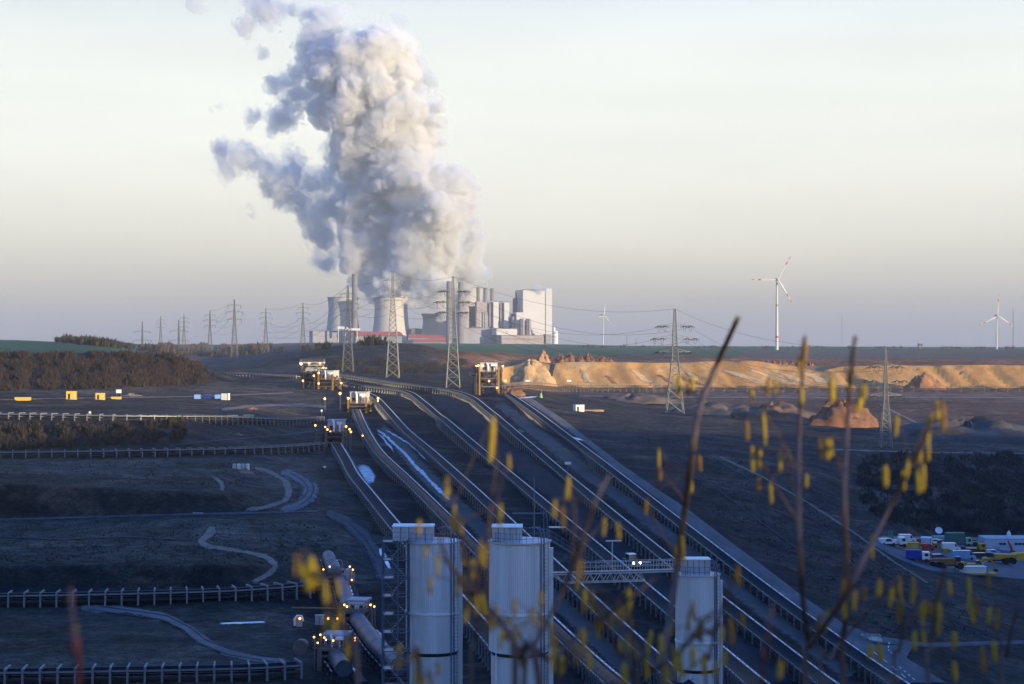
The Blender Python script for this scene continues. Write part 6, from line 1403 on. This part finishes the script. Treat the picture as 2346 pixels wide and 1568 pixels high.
# ------------------------------------------------------------------ bare shrubs and woods
def inside(p, poly):
    r = False; x, y = p
    for (x0, y0), (x1, y1) in zip(poly, poly[1:] + poly[:1]):
        if (y0 > y) != (y1 > y) and x < (x1 - x0) * (y - y0) / (y1 - y0) + x0: r = not r
    return r
def shrub_mesh(b, c, h, n, spread=.55, wv=.10):
    for i in range(n):
        a = random.uniform(0, 2 * PI); d = Vector((math.cos(a), math.sin(a), 0)); s = Vector((-d.y, d.x, 0))
        l = h * random.uniform(.55, 1.1); t = d * l * random.uniform(.05, spread) + Vector((0, 0, l)); o = c + d * random.uniform(0, h * .25)
        m_ = t * .55 + Vector((random.uniform(-1, 1), random.uniform(-1, 1), 0)) * h * .05; w_ = wv * h * random.uniform(.5, 1.3)
        b.add([o - s * w_ * .6, o + s * w_ * .6, o + m_ + s * w_, o + t, o + m_ - s * w_], [(0, 1, 2, 3, 4)])
        for k in range(2):
            q = o + m_ * random.uniform(.6, 1.2); e = Vector((random.uniform(-1, 1), random.uniform(-1, 1), random.uniform(.4, 1.2))) * h * .3; s2 = Vector((random.uniform(-1, 1), random.uniform(-1, 1), 0)) * w_ * .8
            b.add([q - s2, q + s2, q + e], [(0, 1, 2)])
def brush(name, label, poly, count, h0, h1, m, nb=7, cat='shrubs', front=0, dmin=0, wv=.10):
    xs = [p[0] for p in poly]; ys = [p[1] for p in poly]; b = MB(); i = 0; tries = 0
    while i < count and tries < count * 30:
        tries += 1; px, py = random.uniform(min(xs), max(xs)), random.uniform(min(ys), max(ys))
        if not inside((px, py), poly): continue
        g = noise.noise(Vector((px * .03, py * .06, 2)))
        if g < -.05 and random.random() < .8: continue
        p = at(px, py)
        if p.y < dmin: continue
        shrub_mesh(b, p - Vector((0, 0, .2)), random.uniform(h0, h1) * (1 + .5 * g), nb, wv=wv); i += 1
    o = b.build(name, m); o['kind'] = 'stuff'; o['label'] = label; return o
M_BR1 = mat('bare_twigs', (.046, .029, .026), .95, var=.45, scale=.05, col2=(.022, .018, .018)); M_BR2 = mat('dark_twigs', (.040, .033, .028), .95, var=.4, scale=.15, col2=(.022, .022, .02)); M_BR4 = mat('slope_twigs', (.050, .042, .040), .95, var=.4, scale=.06, col2=(.022, .022, .024)); M_BR3 = mat('far_twigs', (.07, .06, .055), .95, var=.4, scale=.05)
brush('bare_shrubs', 'brown bare shrubs covering the hillside at the left', [(-60, 814), (150, 812), (300, 812), (400, 816), (440, 828), (475, 850), (500, 872), (460, 882), (380, 886), (200, 893), (-60, 899)], 6500, 1.3, 3.0, M_BR1, 5, wv=.08)
brush('bare_shrubs', 'dark bare shrubs on the second slope at the left', [(-60, 972), (300, 970), (420, 970), (430, 1008), (300, 1020), (0, 1030), (-60, 1032)], 900, 1.0, 2.4, M_BR2, 6)
brush('bare_shrubs', 'dark bare shrubs filling the slope behind the vehicle yard', [(1960, 1100), (1980, 1050), (2060, 1040), (2400, 1040), (2400, 1222), (2160, 1222), (2020, 1195), (1970, 1150)], 3600, .8, 2.1, M_BR4, 6, wv=.07)
brush('bare_shrubs', 'dry dark scrub in the hollow at the foot of the middle hill', [(720, 842), (800, 822), (900, 828), (960, 836), (1060, 826), (1090, 842), (1000, 856), (900, 860), (760, 850)], 1500, 1.0, 2.6, M_BR2, 6)
brush('far_wood', 'bluish far wood below the skyline pylons', [(330, 800), (430, 793), (520, 797), (620, 800), (600, 812), (500, 820), (360, 812)], 420, 6, 11, M_BR3, 12, dmin=1450)
brush('far_wood', 'dark line of bare trees along the green field at the left', [(110, 783), (200, 781), (330, 796), (350, 806), (300, 802), (180, 790)], 420, 4, 7.5, M_BR2, 12, dmin=950)
brush('far_wood', 'thin tree line on the far right horizon', [(1240, 796.5), (1700, 799), (2360, 801), (2360, 800), (1700, 797.5), (1240, 795)], 150, 3, 7, M_BR3, 9)
brush('dry_grass', 'low dry grass tufts on the terraces at the left', [(-60, 1060), (560, 1058), (600, 1100), (480, 1122), (260, 1112), (-60, 1104)], 2600, .15, .5, mat('dry_grass', (.085, .078, .055), .95, var=.5, scale=.12, col2=(.025, .027, .02)), 4, wv=.22)
brush('dry_grass', 'low dry grass tufts on the middle terrace at the left', [(-60, 1196), (440, 1192), (700, 1190), (800, 1250), (690, 1292), (-60, 1288)], 3600, .15, .5, mat('dry_grass_low', (.080, .074, .055), .95, var=.5, scale=.12, col2=(.028, .03, .022)), 4, wv=.22)
brush('dry_grass', 'low dry grass tufts on the slope right of the concrete road', [(1380, 980), (1640, 1000), (1960, 1160), (2100, 1330), (2240, 1420), (2330, 1460), (2010, 1450), (1700, 1230)], 8000, .15, .5, mat('dry_grass_right', (.075, .064, .055), .95, var=.5, scale=.1, col2=(.030, .028, .027)), 4, wv=.22)
for i, (px, py, h, lb) in enumerate(((700, 800, 7, 'lone dark bush at the left end of the middle hill crest'), (740, 797, 9, 'rounded dark bush on the middle hill crest, left of the first pylon'), (832, 789, 6, 'low dark bush on the hill crest between the two left pylons'), (856, 788, 10, 'wide dark bush on the hill crest left of the sunlit tower pylon'), (868, 787, 9, 'dark bush touching the left side of the sunlit tower pylon'), (885, 789, 7, 'reddish bush right at the sunlit tower pylon'), (640, 806, 8, 'pale bluish bush below the nearest skyline pylon'), (1178, 1500, 2.5, 'small bush between the left and the middle silo'))):
    if py > 1000: continue
    t = thing('bare_bush', lb, 'bush', at(px, py + 2.5) - Vector((0, 0, .4)), 0, 'bushes on the hill crest'); b = MB()
    for j in range(9): shrub_mesh(b, Vector((random.uniform(-1, 1) * h * .55, random.uniform(-1, 1) * h * .4, 0)), h * random.uniform(.5, 1), 9, .7)
    b.build('crown', M_BR2 if i != 5 else M_BR1, t); MB().bar((0, 0, -.3), (0, 0, h * .4), .3, 6, .12).build('stem', M_BR2, t)
# ------------------------------------------------------------------ hazel shrub with catkins close to the camera
M_BARK = mat('hazel_bark', (.10, .066, .055), .85, var=.3, scale=14, detail=6); M_BARKR = mat('reddish_bark', (.10, .028, .028), .85, var=.25, scale=14)
M_CATK = mat('catkin_yellow', (.42, .30, .02), .9, var=.35, scale=90, col2=(.28, .16, .02)); M_CATD = mat('catkin_brown', (.22, .12, .02), .9, var=.3, scale=60); M_BUD = mat('hazel_bud', (.12, .09, .03), .8)
def shrub_stem(label, D, pts, r0, r1, catk=(), m=None, subs=(), root=True, group='hazel stems with catkins', auto=2):
    """pts from the tip down, in frame positions; radii in metres"""
    w_ = [P(x, y, D + (0.25 * math.sin(i * 1.3 + D))) for i, (x, y) in enumerate(pts)]
    base = w_[-1].copy()
    if root:
        g = Vector((base.x * 1.02, base.y - .3, zat(base.x, base.y) - .15)); w_.append(base.lerp(g, .5) + Vector((.03, 0, 0))); w_.append(g); base = g
    t = thing('hazel_stem', label, 'hazel stem', base, 0, group)
    q = []
    for i in range(len(w_) - 1):
        p0, p1, p2, p3 = w_[max(i - 1, 0)], w_[i], w_[i + 1], w_[min(i + 2, len(w_) - 1)]
        for k in range(6):
            u = k / 6; q.append(.5 * ((2 * p1) + (p2 - p0) * u + (2 * p0 - 5 * p1 + 4 * p2 - p3) * u * u + (3 * p1 - p0 - 3 * p2 + p3) * u ** 3) - base)
    q.append(w_[-1] - base); n = len(q)
    MB().tube(q, [(r1 + (r0 - r1) * (i / (n - 1)) ** .8) * (1 + .12 * noise.noise(Vector((i * .7, D, 0)))) for i in range(n)], 8).build('branch', m or M_BARK, t, True)
    for i in range(3, n - 8, 5):
        d = Vector((random.uniform(-1, 1), random.uniform(-1, 1), .6)).normalized(); b = q[i] + d * (r1 * 1.2)
        MB().ball(b, .0042, 6, 5, (1, 1, 1.5)).build('bud', M_BUD, t, True)
    for sb in subs:
        s_ = [P(x, y, D + .05 * j) - base for j, (x, y) in enumerate(sb)]
        MB().tube(s_, [.0018 + .0022 * j / len(s_) for j in range(len(s_))], 6).build('twig', m or M_BARK, t, True)
    catk = list(catk)
    if auto:       # side twigs, each ending in a hanging catkin or two
        for i in range(auto):
            j = random.randrange(2, max(3, int(len(pts) - 1))); f = random.random()
            ax_, ay_ = pts[j - 1][0] + (pts[j][0] - pts[j - 1][0]) * f, pts[j - 1][1] + (pts[j][1] - pts[j - 1][1]) * f
            sd = random.choice((-1, 1)); ln = random.uniform(26, 80)
            tx, ty = ax_ + sd * ln * random.uniform(.5, 1), ay_ - ln * random.uniform(.5, 1.1)
            s_ = [P(tx, ty, D + .1) - base, P((tx + ax_) / 2 + sd * 6, (ty + ay_) / 2 + 5, D + .05) - base, P(ax_, ay_, D) - base]
            MB().tube(s_, [.0013, .0020, .0028], 6).build('twig', m or M_BARK, t, True)
            for q_ in range(random.choice((1, 2, 2, 3))): catk.append((tx + random.uniform(-9, 9) - sd * q_ * 10, ty + 20 + q_ * random.uniform(4, 16), random.uniform(26, 50), random.uniform(5, 7.5)))
    for c in catk:
        x, y, L = c[0], c[1], c[2]; k = D / F; top = P(x, y - L / 2, D + random.uniform(-.25, .25)) - base; ll = L * k; r = (c[3] if len(c) > 3 else 6.2) * k * .5 * 1.5; ll *= 1.15
        lean = Vector((random.uniform(-.10, .10), random.uniform(-.1, .1), -1)); pp = [top + lean * (ll * i / 9) for i in range(10)]
        rad = [r * (.35 if i == 0 else .8 if i in (1, 8) else .45 if i == 9 else 1.0 + .12 * ((i % 2) * 2 - 1)) for i in range(10)]
        MB().tube(pp, rad, 9).build('catkin', M_CATD if random.random() < .25 else M_CATK, t, True)
        near = min(q, key=lambda v: (v - top).length)
        MB().tube([top, top.lerp(near, .5) + Vector((0, 0, .01)), near], .0011, 5).build('catkin_stalk', m or M_BARK, t, True)
    return t
shrub_stem('tallest hazel stem, with a blunt pale tip reaching above the horizon', 5.0, [(1690, 730), (1672, 770), (1645, 830), (1615, 900), (1597, 960), (1585, 1050), (1570, 1160), (1552, 1290), (1535, 1420), (1522, 1568)], .0115, .0075,
  [(1586, 880, 40), (1573, 1128, 46), (1582, 1110, 30), (1602, 1060, 34), (1562, 1255, 60), (1548, 1268, 40), (1540, 1430, 44), (1527, 1470, 60), (1512, 1500, 36), (1540, 1498, 44), (1512, 1085, 30), (1481, 1160, 30), (1492, 1458, 30)], subs=[[(1515, 1080), (1545, 1120), (1572, 1150)], [(1480, 1150), (1520, 1230), (1558, 1290)]])
MB_ = None
shrub_stem('straight hazel stem between the sand bank pylon and the rightmost pylon', 4.4, [(1844, 770), (1841, 810), (1836, 900), (1831, 1000), (1829, 1100), (1832, 1250), (1840, 1380), (1852, 1475), (1846, 1568)], .0085, .003,
  [(1845, 803, 46, 9), (1832, 830, 30), (1836, 905, 34), (1748, 975, 70), (1711, 985, 44), (1760, 885, 40), (1776, 882, 30), (1723, 1048, 52), (1741, 1046, 50), (1737, 1110, 30), (1764, 1128, 44), (1722, 905, 26), (1848, 1100, 30), (1780, 1000, 0.1)], subs=[[(1746, 935), (1790, 1010), (1830, 1080)], [(1725, 1020), (1780, 1120), (1831, 1200)]])
shrub_stem('straight hazel stem just left of the rightmost pylon', 4.2, [(1959, 770), (1955, 800), (1950, 860), (1943, 950), (1937, 1050), (1934, 1150), (1938, 1300), (1937, 1420), (1932, 1568)], .0085, .0035,
  [(1905, 888, 52, 9), (1944, 872, 44), (1893, 1026, 46, 9), (1901, 1022, 34), (1938, 1078, 36), (1996, 1255, 40), (1938, 1250, 50), (1934, 1340, 34), (1995, 1490, 28, 9)], subs=[[(1905, 862), (1922, 920), (1940, 980)], [(1893, 1000), (1915, 1040), (1936, 1090)]])
shrub_stem('slanting hazel stem crossing behind the rightmost straight stem', 4.0, [(2158, 915), (2120, 1000), (2080, 1080), (2040, 1160), (2000, 1240), (1965, 1310), (1930, 1375), (1890, 1430), (1856, 1480)], .0075, .003,
  [(2145, 938, 40, 8), (2160, 950, 60, 7), (2126, 985, 56), (2104, 1040, 40), (2056, 972, 44), (2027, 1088, 44, 10), (2068, 1098, 44), (2080, 1072, 36), (2115, 1088, 54, 8), (2102, 1098, 46), (2134, 960, 30), (1998, 1245, 40), (2015, 1345, 34, 8)], root=False)
shrub_stem('thin slanting hazel twig below the slanting stem', 4.3, [(2078, 1310), (2030, 1360), (1980, 1412), (1935, 1460), (1900, 1510), (1880, 1568)], .005, .002, [(2058, 1405, 34), (2015, 1492, 40, 9)])
shrub_stem('hazel stem at the lower right, crowded with catkins', 4.5, [(2168, 1290), (2152, 1350), (2140, 1420), (2132, 1490), (2126, 1568)], .006, .003, [(2147, 1388, 56, 8), (2152, 1400, 40, 8), (2150, 1435, 34), (2186, 1462, 30, 9), (2185, 1535, 40, 8), (2150, 1350, 50), (2174, 1345, 30)])
shrub_stem('thin hazel stem near the right picture edge', 4.8, [(2330, 1390), (2318, 1440), (2306, 1500), (2298, 1568)], .0055, .003, [(2222, 1378, 44, 7), (2237, 1388, 44, 7), (2226, 1410, 36), (2276, 1490, 48, 9), (2250, 1508, 54, 8), (2262, 1330, 40), (2218, 1340, 36)], subs=[[(2225, 1360), (2270, 1430), (2303, 1490)]])
shrub_stem('dark hazel branch arching over the left silo', 3.6, [(1008, 1238), (1030, 1290), (1070, 1345), (1110, 1385), (1150, 1425), (1185, 1490), (1235, 1568)], .008, .003,
  [(1025, 1112, 50, 9), (1040, 1185, 60, 9), (1055, 1200, 40), (1000, 1290, 44), (986, 1338, 40), (1065, 1330, 40), (1050, 1340, 50), (1076, 1378, 46), (1091, 1382, 40), (1112, 1270, 50), (1100, 1250, 34), (1130, 1000, 90, 10), (1165, 1058, 36, 5), (1147, 1178, 50), (960, 1205, 30), (975, 1260, 30), (1068, 1408, 30)], m=M_BARK, subs=[[(1026, 1088), (1040, 1170), (1060, 1260), (1090, 1360)], [(1133, 950), (1138, 1060), (1120, 1200), (1112, 1380)], [(1000, 1270), (1040, 1300), (1075, 1350)]])
shrub_stem('dark hazel branch leaning across the middle silo', 3.6, [(1395, 1090), (1360, 1160), (1325, 1260), (1295, 1340), (1245, 1440), (1205, 1510), (1180, 1568)], .008, .003,
  [(1303, 1115, 50, 7), (1288, 1182, 46, 8), (1271, 1162, 34), (1415, 1215, 36, 6), (1385, 1205, 40, 6), (1262, 1452, 50, 8), (1270, 1480, 44, 8), (1160, 1440, 50, 8), (1172, 1470, 60, 8), (1150, 1460, 40), (1185, 1450, 44), (1240, 1370, 36), (1180, 1390, 40), (1200, 1500, 50, 9)], subs=[[(1303, 1090), (1318, 1180), (1310, 1290)], [(1150, 1400), (1190, 1450), (1215, 1500)]])
shrub_stem('dark hazel branch rising to the upper right from the middle silo foot', 3.9, [(1500, 1325), (1440, 1375), (1380, 1415), (1320, 1462), (1260, 1510), (1200, 1556)], .0065, .0025,
  [(1440, 1368, 44, 9), (1358, 1376, 44, 8), (1336, 1388, 34), (1402, 1418, 38, 6), (1447, 1432, 30, 5), (1430, 1540, 44, 9), (1480, 1528, 44, 8), (1455, 1490, 40), (1318, 1500, 38), (1275, 1500, 40)], subs=[[(1480, 1500), (1450, 1530), (1430, 1568)], [(1435, 1350), (1420, 1385), (1390, 1412)]])
shrub_stem('hazel twig at the lower left edge of the covered tube conveyor', 3.0, [(708, 1268), (722, 1310), (744, 1350), (775, 1400), (800, 1470), (820, 1568)], .0045, .002, [(714, 1306, 66, 16), (726, 1318, 50, 10), (742, 1352, 44, 9), (773, 1342, 34, 8), (796, 1488, 52, 8), (780, 1410, 30)])
shrub_stem('short hazel twig bearing catkins below the left silo', 3.4, [(905, 1490), (930, 1520), (965, 1568)], .0055, .0025, [(915, 1500, 50, 8), (1005, 1530, 30), (955, 1545, 36)])
shrub_stem('hazel branch in front of the right silo, bending to the lower right', 3.8, [(1640, 1400), (1600, 1440), (1560, 1490), (1500, 1535), (1460, 1568)], .006, .0025, [(1674, 1440, 50, 8), (1655, 1450, 30), (1585, 1500, 44, 8), (1610, 1520, 44, 8), (1560, 1530, 40), (1640, 1530, 34), (1525, 1545, 40, 8), (1660, 1505, 30), (1700, 1420, 34), (1585, 1395, 38)], subs=[[(1690, 1410), (1640, 1440), (1590, 1460)], [(1620, 1500), (1570, 1540), (1540, 1568)]])
shrub_stem('reddish thin stem at the lower left, out of focus', 2.6, [(162, 1345), (167, 1420), (174, 1500), (181, 1568)], .0045, .003, m=M_BARKR, group='reddish bare stems', auto=0)
shrub_stem('reddish thin stem right of the right silo', 3.2, [(1768, 1380), (1762, 1440), (1754, 1510), (1748, 1568)], .0035, .002, m=M_BARKR, group='reddish bare stems', auto=0, catk=[(1789, 1530, 36, 8)])
shrub_stem('thin hazel stem leaning left between the middle and the right silo', 4.1, [(1330, 1300), (1350, 1360), (1385, 1430), (1420, 1500), (1445, 1568)], .005, .002, [(1325, 1330, 44, 7)], auto=3)
shrub_stem('slender hazel stem rising between the left and the middle silo', 3.7, [(1098, 1240), (1092, 1300), (1095, 1380), (1088, 1470), (1080, 1568)], .0055, .002, [(1100, 1262, 50, 8), (1082, 1300, 40, 8)], auto=3)
shrub_stem('slender hazel stem right in front of the right silo', 4.2, [(1690, 1290), (1668, 1360), (1640, 1440), (1625, 1510), (1618, 1568)], .005, .002, [(1690, 1315, 40, 7)], auto=3)
shrub_stem('thin hazel stem below the white box in the yard, forked', 4.4, [(2060, 1360), (2068, 1420), (2060, 1490), (2050, 1568)], .0045, .002, [(2062, 1385, 40, 8)], auto=3)
shrub_stem('low hazel twig at the bottom edge right of the middle silo', 3.5, [(1330, 1440), (1310, 1490), (1290, 1530), (1280, 1568)], .005, .002, [(1336, 1465, 50, 9)], auto=2)
